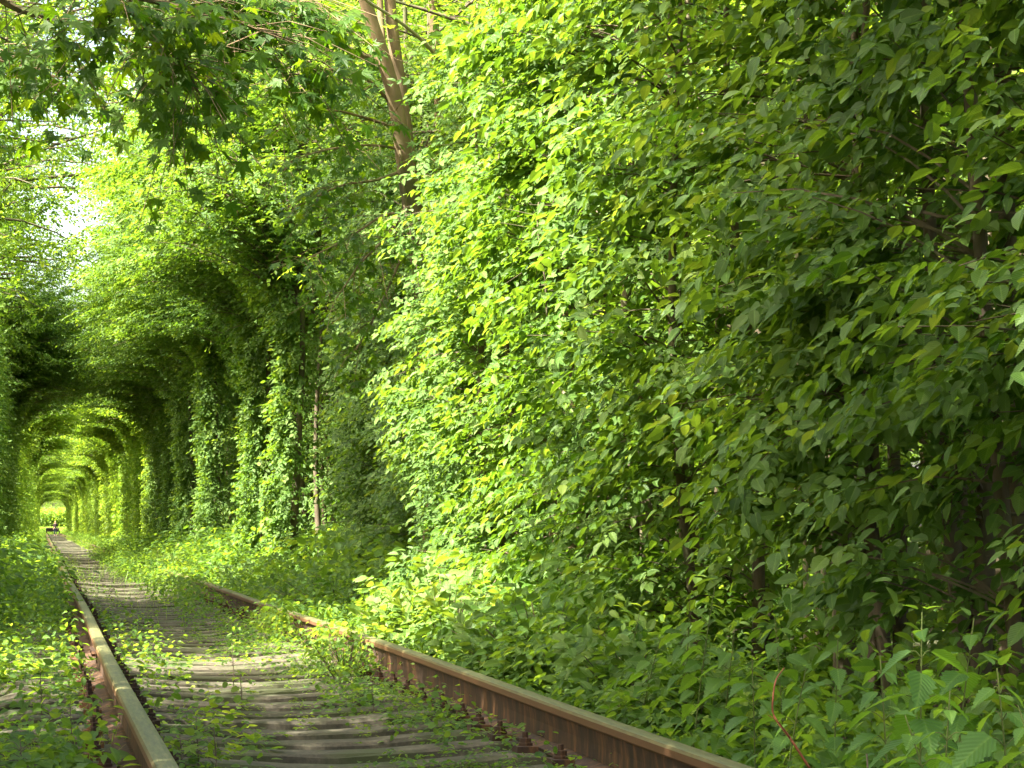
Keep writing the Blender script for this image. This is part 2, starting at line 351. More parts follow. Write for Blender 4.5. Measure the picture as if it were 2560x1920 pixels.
# ------------------------------------------------------------------ tree meshes (tunnel lies towards local -X)
def hornbeam_meshes(seed, tmpl, n_br, H, z0=0.4, arch=0.0, dc=2.8, lsize=0.078, sprays=8.5, spread=0.95, nl=8, up=0.0, leafmat='hornbeam', lenmul=1.0, twigs=True, stems=2):
    rng = np.random.RandomState(seed)
    tg, bgm, lg = Geo(), Geo(), Geo()
    paths = []
    for k in range(stems):
        b = np.array([rng.normal(0, .10), rng.normal(0, .14), -0.25]); ln = rng.normal(0, 0.035, 2) + np.array([-0.02, 0])
        zs = np.linspace(0, 1, 9); hh = H * rng.uniform(0.85, 1.0) + 0.25
        p = np.stack([b[0] + ln[0] * hh * zs + 0.06 * np.sin(zs * 7 + k * 2), b[1] + ln[1] * hh * zs + 0.06 * np.cos(zs * 6 + k), b[2] + hh * zs], 1)
        r0 = rng.uniform(0.035, 0.065) * (H / 6) ** .5
        tube(tg, smooth_path(p, 3), np.linspace(r0, 0.008, len(smooth_path(p, 3))), 7); paths.append(p)
    SP, SA, SC = [], [], []
    ncl = max(6, n_br // 9); cz = z0 + (H - z0 - .2) * (np.arange(ncl) + rng.rand(ncl)) / ncl
    cphi = math.pi + rng.normal(0, spread, ncl); cL = rng.uniform(.45, 1.35, ncl)
    for i in range(n_br):
        p = paths[rng.randint(stems)]; c = i % ncl; loose = rng.rand() < .18
        z = z0 + (H - z0 - 0.2) * rng.rand() if loose else max(z0, cz[c] + rng.normal(0, .09))
        zt = p[:, 2]; s0 = np.array([np.interp(z, zt, p[:, 0]), np.interp(z, zt, p[:, 1]), z])
        phi = cphi[c] + rng.normal(0, .25) if not loose else rng.uniform(0, 2 * math.pi)
        L = (cL[c] * rng.uniform(.8, 1.15) if not loose else rng.uniform(.4, 1.1)) * lenmul; arc = False; el = rng.uniform(0.0, 0.75); dr = rng.uniform(0.25, 0.6)
        if z > H - 1.6: L *= 0.75
        if arch and z > 3.3 and rng.rand() < arch:
            L = rng.uniform(1.2, 3.3); phi = math.pi + rng.normal(0, 0.45); el = rng.uniform(0.2, 1.0); dr = 0.35; arc = True
        if up and z > 4.5:
            phi = rng.uniform(0, 2 * math.pi); L = rng.uniform(0.8, 2.0) * up
        d = np.array([math.cos(phi) * math.cos(el), math.sin(phi) * math.cos(el), math.sin(el)])
        L *= 1.0 if loose else (.72 if c % 3 == 0 else 1.08)
        q = [s0]; m = 5
        for j in range(m):
            q.append(q[-1] + d * L / m); d = nrm(d + np.array([0, 0, -dr / m * 1.7]) + rng.normal(0, 0.07, 3))
        q = np.array(q)
        keep = ~in_clear(q, dc, HALF - 0.15, TOP - 0.15)
        if not keep[0]: continue
        e = len(q) if keep.all() else max(2, int(np.argmin(keep)))
        if twigs and e > 2: tube(bgm, q[:e - 1], np.linspace(0.004 + 0.004 * L, 0.002, e - 1), 3, cap=False)
        ns = max(2, int(L * sprays * rng.uniform(.8, 1.2) * (1.5 if arc else 1)))
        for t in rng.uniform(0.25, 1.0, ns):
            f = t * m; a = int(min(f, m - 1)); pt = q[a] + (q[a + 1] - q[a]) * (f - a)
            dd = nrm(q[a + 1] - q[a]); sidev = nrm(np.cross(dd, [0, 0, 1.0])) * rng.choice([-1, 1])
            ang = rng.uniform(0.2, 1.15)
            ax = dd * math.cos(ang) + sidev * math.sin(ang) + np.array([-0.22, 0, rng.uniform(-0.40, 0.10)])
            SP.append(pt + rng.normal(0, 0.04, 3)); SA.append(ax)
            SC.append(np.array([-0.50, -0.22, 0.95]) + rng.normal(0, 0.32, 3))
    P, Dv, N, sz, tb = spray_leaves(rng, np.array(SP), np.array(SA), np.array(SC), nl, 0.26 * lsize / 0.078 * 8 / 8, lsize)
    ok = ~in_clear(P + Dv * 0.04, dc) & (P[:, 2] > 0.05)
    put_leaves(lg, tmpl, P[ok], Dv[ok], N[ok], sz[ok], rng.uniform(0.85, 1.22, ok.sum()), tb[ok])
    return (tg.mesh('hornbeam_trunk', M['bark'], True), bgm.mesh('hornbeam_branches', M['bark']) if twigs else None, lg.mesh('hornbeam_crown', M[leafmat]))

def pillar_meshes(seed, tmpl, n, H, arch, dc, lsize=.078, leafmat='hornbeam'):
    """leaf-clad upright column with, if arch, boughs over the track"""
    rng = np.random.RandomState(seed); tg, bgm, lg = Geo(), Geo(), Geo()
    zs = np.linspace(0, 1, 9); p = np.stack([.05 * np.sin(zs * 6 + seed), .05 * np.cos(zs * 5 + seed), -.3 + (H + .3) * zs], 1)
    sp = smooth_path(p, 3); tube(tg, sp, np.linspace(.07, .02, len(sp)), 7)
    SP, SA, SC = [], [], []
    for i in range(n):
        z = .15 + (H - .2) * rng.rand(); phi = math.pi + rng.normal(0, 1.1); rr = (.22 + .06 * math.sin(z * 2.3 + seed) + .04 * math.sin(z * 5.1)) * rng.uniform(.5, 1.3)
        d = np.array([math.cos(phi), math.sin(phi) * .85, 0]); SP.append(d * rr + [0, 0, z]); SA.append(d * .7 + [0, 0, -.35] + rng.normal(0, .45, 3)); SC.append(d * 1.1 + [0, 0, .75] + rng.normal(0, .3, 3))
    for i in range(int(120 * arch)):
        z = rng.uniform(4.0, H); L = rng.uniform(.9, 2.7); phi = math.pi + rng.normal(0, .55); el = rng.uniform(.35, 1.15)
        d = np.array([math.cos(phi) * math.cos(el), math.sin(phi) * math.cos(el), math.sin(el)]); q = [np.array([0, 0, z])]
        for j in range(5): q.append(q[-1] + d * L / 5); d = nrm(d + np.array([0, 0, -.16]) + rng.normal(0, .08, 3))
        q = np.array(q); kp = ~in_clear(q, dc, HALF - .1, TOP - .1); e = 6 if kp.all() else int(np.argmin(kp))
        if e < 3: continue
        tube(bgm, q[:e], np.linspace(.012, .003, e), 4, cap=False)
        for t in rng.uniform(.15, 1, int(L * 13)):
            f = t * 5; a = int(min(f, 4)); pt = q[a] + (q[a + 1] - q[a]) * (f - a)
            SP.append(pt + rng.normal(0, .1, 3)); SA.append(nrm(q[a + 1] - q[a]) * .5 + rng.normal(0, .5, 3) * [1, 1, .4] + [0, 0, -.15]); SC.append(np.array([-.35, -.15, 1.0]) + rng.normal(0, .35, 3))
    P, Dv, N, sz, tb = spray_leaves(rng, np.array(SP), np.array(SA), np.array(SC), 8, .24 * lsize / .078, lsize)
    ok = ~in_clear(P + Dv * .04, dc) & (P[:, 2] > .05); put_leaves(lg, tmpl, P[ok], Dv[ok], N[ok], sz[ok], 1.15, tb[ok])
    return (tg.mesh('hornbeam_trunk', M['bark'], True), bgm.mesh('hornbeam_branches', M['bark']) if arch else None, lg.mesh('hornbeam_crown', M[leafmat]))

def forest_meshes(seed, H, cr, nleaf, lsize, z0=2.5, tmpl=LEAF_LO):
    """taller free-standing tree: trunk, limbs, clumped crown"""
    rng = np.random.RandomState(seed); tg, lg = Geo(), Geo()
    zs = np.linspace(0, 1, 8); p = np.stack([0.25 * np.sin(zs * 4 + seed), 0.25 * np.cos(zs * 3 + seed) - .2, -0.3 + H * zs], 1)
    tube(tg, smooth_path(p, 3), np.linspace(0.13, 0.02, 22), 8)
    SP, SA, SC = [], [], []; nb = 60; per = max(3, nleaf // (nb * 8))
    for i in range(nb):
        u = (i + rng.rand()) / nb; z = z0 + (H - z0) * u
        s0 = np.array([np.interp(z, p[:, 2], p[:, 0]), np.interp(z, p[:, 2], p[:, 1]), z])
        L = cr * (math.sin(math.pi * min(1, u * 0.85 + 0.12)) ** 0.6) * rng.uniform(.6, 1.1)
        phi = i * 2.4 + rng.normal(0, .3); el = rng.uniform(0.1, 0.8)
        d = np.array([math.cos(phi) * math.cos(el), math.sin(phi) * math.cos(el), math.sin(el)]); q = [s0]
        for j in range(5): q.append(q[-1] + d * L / 5); d = nrm(d + np.array([0, 0, -0.1]) + rng.normal(0, .1, 3))
        q = np.array(q); tube(tg, q, np.linspace(0.01 + 0.012 * L, 0.004, 6), 4, cap=False)
        for t in rng.uniform(0.3, 1.05, per):
            f = min(t, 1) * 5; a = int(min(f, 4)); pt = q[a] + (q[a + 1] - q[a]) * (f - a)
            SP.append(pt + rng.normal(0, 0.28, 3) * [1, 1, .55]); SA.append(nrm(rng.normal(0, 1, 3) * [1, 1, .35]) + [0, 0, -.2]); SC.append(np.array([0, 0, 1.0]) + rng.normal(0, .4, 3))
    P, Dv, N, sz, tb = spray_leaves(rng, np.array(SP), np.array(SA), np.array(SC), 8, 0.30 * lsize / 0.08, lsize)
    put_leaves(lg, tmpl, P, Dv, N, sz, 1.0, tb)
    return (tg.mesh('forest_trunk', M['bark'], True), None, lg.mesh('forest_crown', M['far']))

def tree(name, meshes, loc, rz, sc, label, cat='tree', group=None, flip=1):
    t = empty(name, loc, rz); t.scale = (sc, sc * flip, sc)
    tag(t, label, cat, group)
    link('trunk', meshes[0], t)
    if meshes[1]: link('branches', meshes[1], t)
    link('crown', meshes[2], t)
    return t

# ------------------------------------------------------------------ ground
CX = 1.13
def gz(x, y):
    """ground height"""
    x = np.asarray(x, float); y = np.asarray(y, float)
    d = np.abs(x - CX)
    z = -0.20 - 0.04 * np.clip((d - 1.4) / 1.0, 0, 1) ** 1.5 + 0.18 * np.clip((d - 3.2) / 4, 0, 1)
    return z + 0.018 * np.sin(x * 5.1 + y * 1.3) * np.cos(y * 3.7) + 0.03 * np.sin(x * 1.3 + 2) * np.sin(y * 0.9)

def build_ground():
    g = Geo()
    xs = np.unique(np.concatenate([[-400, -120, -40, -15], np.arange(-6, 9.01, 0.25), [12, 18, 40, 120, 400]]))
    ys = np.unique(np.concatenate([[-60, -20, -8], np.arange(-4, 60, 0.4), np.arange(60, 380, 4), [420, 600, 1200, 2500]]))
    X, Y = np.meshgrid(xs, ys); Z = gz(X, Y); V = np.stack([X, Y, Z], -1).reshape(-1, 3)
    nx = len(xs); i = np.arange(len(ys) - 1)[:, None] * nx + np.arange(nx - 1)[None]; i = i.ravel()
    g.add(V, [np.stack([i, i + 1, i + nx + 1, i + nx], 1)])
    tag(link('ground', g.mesh('ground', M['soil'], True)), kind='structure')
build_ground()

# ------------------------------------------------------------------ track
XL, XR, RH = 0.333, 1.925, 0.18
def wob(y, s): return 0.008 * math.sin(y * 0.31 + s) + 0.005 * math.sin(y * 0.11 + s * 2), 0.006 * math.sin(y * 0.42 + s)
def extrude(g, prof, x0, ys, s, z0=0.0):
    n = len(prof); V = []
    for y in ys:
        dx, dz = wob(y, s) if s is not None else (0, 0)
        V += [(x0 + dx + a, y, z0 + dz + b) for a, b in prof]
    m = len(ys); i = np.arange(m - 1)[:, None] * n; j = np.arange(n)[None]; j2 = (j + 1) % n
    F = np.stack([i + j, i + j2, i + n + j2, i + n + j], -1).reshape(-1, 4)[:, ::-1]
    g.add(V, [F, np.array([list(range(n)), list(range((m - 1) * n, m * n))[::-1]])])
HEAD = [(-.030, .139), (.030, .139), (.0365, .146), (.0365, .168), (.030, .177), (.016, .180), (-.016, .180), (-.030, .177), (-.0365, .168), (-.0365, .146)]
WEB = [(-.009, .030), (.009, .030), (.0085, .085), (.014, .138), (-.014, .138), (-.0085, .085)]
FOOT = [(-.070, .002), (.070, .002), (.070, .012), (.020, .0285), (-.020, .0285), (-.070, .012)]
def rail(x, y0, y1, s, label, side):
    t = empty('rail', (0, 0, 0)); tag(t, label, 'rail', 'rusty steel rails of the track')
    ys = list(np.arange(y0, y1, 1.0 if y1 < 90 else 5.0)) + [y1]
    for nm, pf, m in (('rail_head', HEAD, M['railtop']), ('rail_web', WEB, M['rust']), ('rail_foot', FOOT, M['rust'])):
        g = Geo(); extrude(g, pf, x, ys, s); link(nm, g.mesh(nm, m), t)
    return t
def fishplate(x, y, s, label):
    t = empty('fishplate', (0, 0, 0)); tag(t, label, 'fishplate', 'fishplates bolted over the rail joints')
    for sd in (-1, 1):
        g = Geo(); dx, dz = wob(y, s)
        box(g, x + dx + sd * .0145 - .003, x + dx + sd * .0145 + .009 * (1 if sd > 0 else 0) + .003 - (.009 if sd < 0 else 0) + (.009 if sd < 0 else 0), y - .4, y + .4, .034, .136)
        link('plate', g.mesh('plate', M['rust']), t)
    for k in range(4):
        g = Geo(); yy = y - .3 + .2 * k
        tube(g, [(x - .046, yy, .085), (x - .02, yy, .085), (x - .019, yy, .085), (x + .019, yy, .085), (x + .02, yy, .085), (x + .042, yy, .085)], [.018, .018, .011, .011, .017, .017], 6)
        link('bolt', g.mesh('bolt', M['rust']), t)
JL, JR = [-9.5, 15.5, 40.5, 340], [-7.5, 17.6, 42.6, 340]
nmL = ['left rail with a worn olive top, running out of the bottom edge', 'left rail beyond the pale joint line, weeds on both sides', 'left rail far down the tunnel, a thin line in the weeds']
nmR = ['right rail with rusty orange web, slanting across the bottom of the photo', 'right rail beyond the bush, half buried in weeds', 'right rail far down the tunnel, hidden under leaves']
for k in range(3):
    rail(XL, JL[k] + .004, JL[k + 1] - .004, 0.4, nmL[k], 0)
    rail(XR, JR[k] + .004, JR[k + 1] - .004, 1.9, nmR[k], 1)
fishplate(XL, 15.5, 0.4, 'rusty fishplate at the pale joint of the left rail')
fishplate(XR, 17.6, 1.9, 'rusty fishplate at the right rail joint by the bush')

def sleeper_mesh(seed, lod):
    rng = np.random.RandomState(seed); g = Geo()
    xs = [-1.35, -1.28, -1.05, -.62, -.42, -.2, 0, .2, .42, .62, 1.05, 1.28, 1.35]
    top = [-.03, -.010, 0, 0, -.018, -.034, -.038, -.034, -.018, 0, 0, -.010, -.03]
    V = []
    for x, z in zip(xs, top):
        j = rng.normal(0, .003, 6)
        V += [(x, -.14, -.25), (x, -.105 + j[0], z - .012 + j[1]), (x, -.082 + j[2], z + j[3] * .6), (x, .082 + j[4], z + j[5] * .6), (x, .105 + j[1], z - .012 + j[0]), (x, .14, -.25)]
    n = 6; m = len(xs); i = np.arange(m - 1)[:, None] * n; jj = np.arange(n)[None]; j2 = (jj + 1) % n
    F = np.stack([i + jj, i + j2, i + n + j2, i + n + jj], -1).reshape(-1, 4)
    g.add(V, [F, np.array([list(range(n))[::-1], list(range((m - 1) * n, m * n))])])
    return g.mesh('sleeper', M['concrete'])
def clip_mesh(x, sx):
    """a base pad with its bolt and nut, one joined mesh"""
    g = Geo(); c = x + sx
    box(g, min(c * 1, c) - .04, c + .04, -.055, .055, -.01, .024)
    tube(g, [(c, 0, .02), (c, 0, .034), (c, 0, .036), (c, 0, .052), (c, 0, .054), (c, 0, .075)], [.03, .03, .024, .024, .013, .011], 6)
    return g.mesh('rail_clamp', M['rust'])
SLM = [sleeper_mesh(k, 0) for k in range(4)]
CLM = [clip_mesh(q - CX, sx) for q in (XL, XR) for sx in (-.115, .115)]
ORD = ['first', 'second', 'third', 'fourth', 'fifth', 'sixth', 'seventh', 'eighth', 'ninth', 'tenth', 'eleventh', 'twelfth', 'thirteenth', 'fourteenth', 'fifteenth', 'sixteenth', 'seventeenth', 'eighteenth', 'nineteenth', 'twentieth']
rng = np.random.RandomState(5)
SP_ = 0.55; y = 8.72
for k in range(300):
    yy = y + k * SP_ + rng.normal(0, .012)
    t = D2.objects.new('sleeper', SLM[rng.randint(4)]); scene.collection.objects.link(t)
    t.location = (CX + rng.normal(0, .015), yy, -.004 + rng.normal(0, .004)); t.rotation_euler = (rng.normal(0, .01), 0, rng.normal(0, .006))
    lb = ('grey concrete sleeper, %s one up from the bottom edge' % ORD[k]) if k < 14 else ('concrete sleeper in the row around the sunlit strip of track' if k < 22 else 'concrete sleeper far along the track, one of a long ladder')
    tag(t, lb, 'sleeper', 'concrete sleepers of the track')
    if k < 60:
        for c in CLM: link('rail_clamp', c, t)
g = Geo()
for k in range(300, 600):
    yy = y + k * SP_; box(g, CX - 1.35, CX + 1.35, yy - .1, yy + .1, -.25, -.01)
tag(link('distant_sleepers', g.mesh('distant_sleepers', M['concrete'])), 'concrete sleepers in the far end of the tunnel, too many to count', 'sleepers', kind='stuff')

# ------------------------------------------------------------------ tunnel trees
HI = [hornbeam_meshes(11 + k, LEAF_HI, 190, 6.3, z0=[0.45, 0.75, 0.65, 0.5][k], sprays=8, lsize=.088, lenmul=1.05) for k in range(4)]
HIGH = [hornbeam_meshes(41 + k, LEAF_HI, 190, 6.3, z0=1.0, sprays=8, lsize=.09, lenmul=1.0) for k in range(2)]
LOWSK = [hornbeam_meshes(31 + k, LEAF_HI, 210, 5.6, z0=0.12, sprays=8.5, lsize=.082) for k in range(2)]
MIDT = [hornbeam_meshes(51 + k, LEAF_MID, 280, 6.4, z0=0.1, arch=0.0, sprays=10, spread=.8, lenmul=.75) for k in range(3)]
ARC = [hornbeam_meshes(65 + k, LEAF_MID, 270, 6.7, z0=3.9, arch=0.9, sprays=10, spread=.9, lenmul=.9) for k in range(3)]
MIDA = [hornbeam_meshes(61 + k, LEAF_MID, 420, 6.6, z0=0.1, arch=0.85, sprays=10, spread=.8, lenmul=.75) for k in range(3)]
FAR = [hornbeam_meshes(71 + k, LEAF_LO, 330, 6.6, z0=0.1, arch=0.9, lsize=0.115, sprays=8, nl=6, leafmat='far', twigs=False, lenmul=.9) for k in range(3)]
FARN = [hornbeam_meshes(81 + k, LEAF_LO, 190, 6.0, z0=0.1, arch=0.25, lsize=0.115, sprays=8, nl=6, leafmat='far', twigs=False, lenmul=.9) for k in range(2)]
PDC = 2.3
PIL = [pillar_meshes(201 + k, LEAF_MID, 1150, 5.0, 0, PDC) for k in range(3)]
PILA = [pillar_meshes(211 + k, LEAF_MID, 1150, 5.4, 0.7, PDC) for k in range(3)]
PILF = [pillar_meshes(221 + k, LEAF_LO, 480, 5.1, 1.0 - .2 * k, PDC, .11, 'far') for k in range(3)]
FOR = [forest_meshes(91 + k, 12 + k, 3.0, 15000, 0.12, z0=[2.0, 1.5, 3.5][k]) for k in range(3)]
OPEN = [forest_meshes(95 + k, 11, 2.6, 7000, 0.12, z0=3) for k in range(2)]

DC = 2.8; DN = 2.58
RT = [  # y, dx, mesh, group of the label
]
rng = np.random.RandomState(9)
yy = 6.2; k = 0
WALLG = 'hornbeams of the right hand leaf wall'
while yy < 13.8:
    m = HIGH[k % 2] if 9.9 < yy < 12.2 else HI[k % 4]
    lab = '%s hornbeam of the shaded leaf wall counted from the right edge' % ORD[k]
    tree('hornbeam_tree', m, (CX + DN + rng.uniform(-.05, .35), yy, gz(3.9, yy)), rng.normal(0, .12), rng.uniform(.95, 1.05), lab, 'tree', WALLG, rng.choice([-1, 1])); yy += rng.uniform(.85, 1.25); k += 1
k2 = 0
while yy < 18.0:
    m = (LOWSK + HI)[(k2 * 2 + 1) % 6]
    lab = '%s sunlit hornbeam right of the forked maple trunk, counted from the right' % ORD[k2]
    tree('hornbeam_tree', m, (CX + DN + rng.uniform(-.1, .25), yy, gz(3.9, yy)), rng.normal(0, .12), rng.uniform(.93, 1.02), lab, 'tree', WALLG, rng.choice([-1, 1])); yy += rng.uniform(.9, 1.25); k2 += 1
for i, (yv, dx) in enumerate([(24.0, .7), (25.4, .55), (26.9, .6), (28.3, .5), (29.5, .3)]):
    tree('hornbeam_tree', MIDT[i % 3], (CX + DC + dx, yv, gz(4, yv)), rng.normal(0, .12), 1, '%s dark hornbeam in the recess behind the maple trunk, nearest first' % ORD[i], 'tree', WALLG)
cols = [(33.4, -.1, 1), (38.4, -.1, 1), (39.4, .1, 0), (49.5, -.1, 0), (51, .05, 1), (58.5, -.1, 1), (59.8, .05, 0), (66, -.05, 1), (72, 0, 1), (77.5, 0, 1)]
for i, (yv, dx, ar) in enumerate(cols):
    tree('hornbeam_tree', (PILA if ar else PIL)[i % 3], (CX + PDC + dx, yv, gz(3.4, yv)), rng.normal(0, .15), 1, '%s leafy pillar left of the dark recess, counted into the tunnel' % ORD[i], 'tree', 'leafy pillars of the right tunnel side', rng.choice([-1, 1]))
for i, yv in enumerate(list(np.arange(26.0, 31, 1.4)) + list(np.arange(31.5, 80, 2.2))):
    tree('hornbeam_tree', (MIDA if yv > 46 and i % 2 else MIDT)[i % 3], (CX + (2.95 if yv < 30.5 else 3.35) + rng.uniform(0, .4), yv, gz(5, yv)), rng.normal(0, .3), 1, 'dark hornbeam behind the leafy pillars of the right side', 'tree', 'hornbeams behind the right pillars')
for i, yv in enumerate([35.4, 37.4, 39.2, 49.2, 51.6, 54, 57, 60, 63.5, 67, 70.5, 74, 78]):
    for sd in (1, -1):
        if sd < 0 and yv < 66: continue
        tree('hornbeam_tree', ARC[(i + sd) % 3], (CX + sd * (3.0 + rng.uniform(0, .15)), yv + rng.uniform(-.4, .4), gz(4, yv)), (0 if sd > 0 else math.pi) + rng.normal(0, .15), 1, '%s hornbeam arching over the track from the %s, counted from the camera' % (ORD[i if sd > 0 else i - 9], 'right' if sd > 0 else 'left'), 'tree', 'arching hornbeams on the %s' % ('right' if sd > 0 else 'left'), rng.choice([-1, 1]))
for i, yv in enumerate(list(np.arange(3.5, 12.4, 1.25)) + list(np.arange(21, 30, 1.6))):  # near left row out of view, put in to keep sun off the verge
    tree('hornbeam_tree', MIDT[i % 3], (CX - DC - rng.uniform(0, .3), yv, gz(-1.6, yv)), math.pi + rng.normal(0, .1), 1, 'leafy hornbeam standing left of the rails, nearer than the tunnel pillars', 'tree', 'near hornbeams left of the rails', rng.choice([-1, 1]))
for i, yv in enumerate(np.arange(13.8, 20.8, .8)):  # row out of view, added to shade the track except one sunlit strip
    tree('hornbeam_tree', MIDT[i % 3], (-2.4 - .5 * (i % 2), yv, -.1), math.pi + rng.normal(0, .1), (.40 if 14.5 < yv < 15.5 else .88), 'young low hornbeam left of the rails beside the sunlit strip', 'tree', 'young hornbeams left of the rails', rng.choice([-1, 1]))
for i, (yv, sc_) in enumerate([(18.5, .86), (19.5, .72), (20.5, .70), (21.6, .60), (22.8, .66)]):
    tree('hornbeam_tree', LOWSK[i % 2], (CX + 2.35 + .1 * i, yv, -.2), rng.normal(0, .2), sc_, '%s low hornbeam hiding the foot of the forked maple' % ORD[i], 'tree', WALLG)
for i, (yv, ar) in enumerate([(31, 0), (34.5, 0), (37.6, 0), (41, 0), (44, 0), (47.5, 0), (50.5, 0), (53.5, 0), (57, 0), (60.5, 0), (64, 0), (67.5, 1), (71, 1), (75, 1), (79, 1)]):
    tree('hornbeam_tree', (PILA if ar else PIL)[i % 3], (CX - PDC - rng.uniform(0, .15), yv, gz(-1.2, yv)), math.pi + rng.normal(0, .15), 1, 'leafy pillar of the left tunnel side, %s one into the tunnel' % ORD[i], 'tree', 'leafy pillars of the left tunnel side', rng.choice([-1, 1]))
    tree('hornbeam_tree', MIDT[i % 3], (CX - 3.9 - rng.uniform(0, .4), yv + 1.2, gz(-3, yv)), math.pi + rng.normal(0, .3), 1, 'hornbeam behind the leafy pillars of the left side', 'tree', 'hornbeams behind the left pillars')
for sd in (1, -1):
    yv = 82.0; i = 0
    while yv < 338:
        gap = (96 < yv < 104) or (126 < yv < 133) or (158 < yv < 170) or (200 < yv < 208) or (250 < yv < 262)
        pil = rng.rand() < .5
        m = FARN[i % 2] if gap else (PILF[rng.randint(3)] if pil else FAR[i % 3])
        if not (gap and i % 2):
            tree('hornbeam_tree', m, (CX + sd * ((PDC if (pil and not gap) else DC) + rng.uniform(-.15, .25)), yv, gz(4, yv)), (0 if sd > 0 else math.pi) + rng.normal(0, .15), rng.uniform(.92, 1.06),
                 'clipped hornbeam far down the %s side of the tunnel' % ('right' if sd > 0 else 'left'), 'tree', 'far hornbeams of the %s tunnel side' % ('right' if sd > 0 else 'left'), rng.choice([-1, 1]))
        yv += rng.uniform(1.9, 3.6); i += 1

# forest behind the rows
def forest(x, y, k, sc, label, grp, pool=None):
    m = (pool or FOR); m = m[k % len(m)]
    tree('forest_tree', m, (x, y, gz(x, y) - .05), k * 1.7, sc, label, 'tree', grp)
i = 0
for row, (x0, st) in enumerate([(5.9, 2.3), (8.3, 2.9), (11.5, 3.6), (16, 4), (22, 5)]):
    yv = 6.0 + row * .8
    while yv < 90:
        forest(x0 + rng.uniform(-.6, .6), yv, i, rng.uniform(.6, .85) if row == 0 else rng.uniform(.75, 1.0), 'tall forest tree standing in the dark wood behind the right leaf wall', 'forest trees right of the track')
        yv += st * rng.uniform(.8, 1.25) * (1 if yv < 40 else 1.7); i += 1
for x0, st in ((7.0, 1.6), (9.6, 1.9), (12.5, 2.2)):
    yv = 9.0
    while yv < 46:
        tree('understorey_tree', MIDT[i % 3], (x0 + rng.uniform(-.6, .6), yv, gz(x0, yv)), rng.uniform(0, 6.28), rng.uniform(.6, .95), 'dark young tree in the thicket behind the right leaf wall', 'tree', 'young trees of the right thicket'); yv += st * rng.uniform(.8, 1.3); i += 1
LG = 'forest trees left of the track'
for (x, yv, sc) in [(-5.3, -6, 1.3), (-4.8, -2.5, 1.2), (-5.6, 0.5, 1.3), (-4.8, 3.2, 1.25), (-5.9, 5.4, 1.35), (-4.9, 6.9, 1.25), (-6.2, 8.4, 1.3),
                    (-4.8, 19.8, 1.15), (-5.2, 22.0, 1.2), (-4.6, 24.2, 1.25), (-5.4, 26.4, 1.2), (-4.4, 28.2, 1.0), (-4.9, 36.5, .6), (-4.9, 53, .7), (-5, 60, .85), (-4.6, 67, .85), (-5, 76, .9), (-4.6, 84, .9)]:  # left row out of view, its gaps and heights set for the shade
    forest(x, yv, i, sc, 'tall forest tree behind the left side of the tunnel', LG); i += 1
for sd in (-1, 1):
    yv = 92
    while yv < 345:
        forest(CX + sd * rng.uniform(5.2, 6.2), yv, i, rng.uniform(.62, .8), 'tall forest tree behind the far %s side of the tunnel' % ('right' if sd > 0 else 'left'), LG if sd < 0 else 'forest trees right of the track'); i += 1
        yv += rng.uniform(6, 8.5)
for (x, yv) in [(-4, 372), (-2, 378), (0, 384), (1.5, 381), (3, 384), (5, 378), (7, 370), (-.8, 390), (2.4, 391), (4.2, 388)]:
    forest(x, yv, i, .5 + .03 * (i % 4), 'low sunlit tree in the bright clearing seen through the tunnel end', 'trees at the far end of the tunnel'); i += 1
for (x, yv, sc) in [(-3, 392, .8), (1.5, 402, .9), (5, 395, .8), (9, 404, .9), (-8, 404, .9), (-1, 410, 1), (4, 415, 1)]:
    forest(x, yv, i, sc, 'sunlit tree closing the clearing at the tunnel end', 'trees at the far end of the tunnel'); i += 1


# trees whose crowns close over the track
OVER = [forest_meshes(101 + k, 11.0, 3.6, 22000, 0.10, z0=5.0, tmpl=LEAF_LO) for k in range(2)]
OVS = forest_meshes(111, 11.0, 3.6, 12000, 0.10, z0=4.6, tmpl=LEAF_LO)
for kk, (x, yv, sc) in enumerate(((-2.3, 45.2, 1.0), (-2.7, 41.0, .95), (-2.2, 66, 1.3), (-2.6, 56.5, 1.4))):
    tree('overhanging_tree', OVS, (x, yv, -.2), yv, sc, '%s thin crowned tree leaning over the track from the left by distance' % ORD[(1, 0, 3, 2)[kk]], 'tree', 'thin crowned trees left of the tunnel')
for x, yv, sc in ((-6.2, 18.0, 1.0),):  # sparse crown out of view, added to break up the sun patch
    tree('forest_tree', OPEN[int(yv) % 2], (x, yv, -.2), yv, sc, 'thin crowned forest tree dappling the sunlit wall with shade', 'tree', 'thin crowned trees left of the track')
for j, (x, yv, sc) in enumerate([(-3.0, 7.0, .8), (-2.9, 22.8, .8), (5.4, 25, .85), (5.4, 30.5, .85), (5.0, 38, .9), (-2.8, 26.5, .85), (4.9, 44.5, 1.3), (5.0, 50.5, 1.35), (-1.35, 52, 1.25), (-1.6, 62, 1.3), (5.2, 57, 1.6), (5.6, 65, 1.7), (5.0, 78, 1.6), (-3, 300, 1), (-3, 330, 1), (5, 315, 1), (4.9, 35.5, .95), (5, 53, 1), (4.6, 59, 1), (-2.8, 62, 1), (5, 66, 1), (-3, 70, 1), (4.8, 73, 1), (5, 90, 1), (-3, 92, .9), (5, 112, 1), (-3, 145, .9), (5, 180, 1), (-3, 215, .9), (5, 235, 1), (-3, 280, 1), (5, 300, 1), (-3, 315, 1), (5, 328, 1)]):  # left ones before the pillars are added to shade the foreground and recess
    tree('overhanging_tree', OVER[j % 2], (x, yv, -.2), j * 1.3, sc, 'tall tree whose crown closes the green roof over the track', 'tree', 'trees roofing the tunnel')

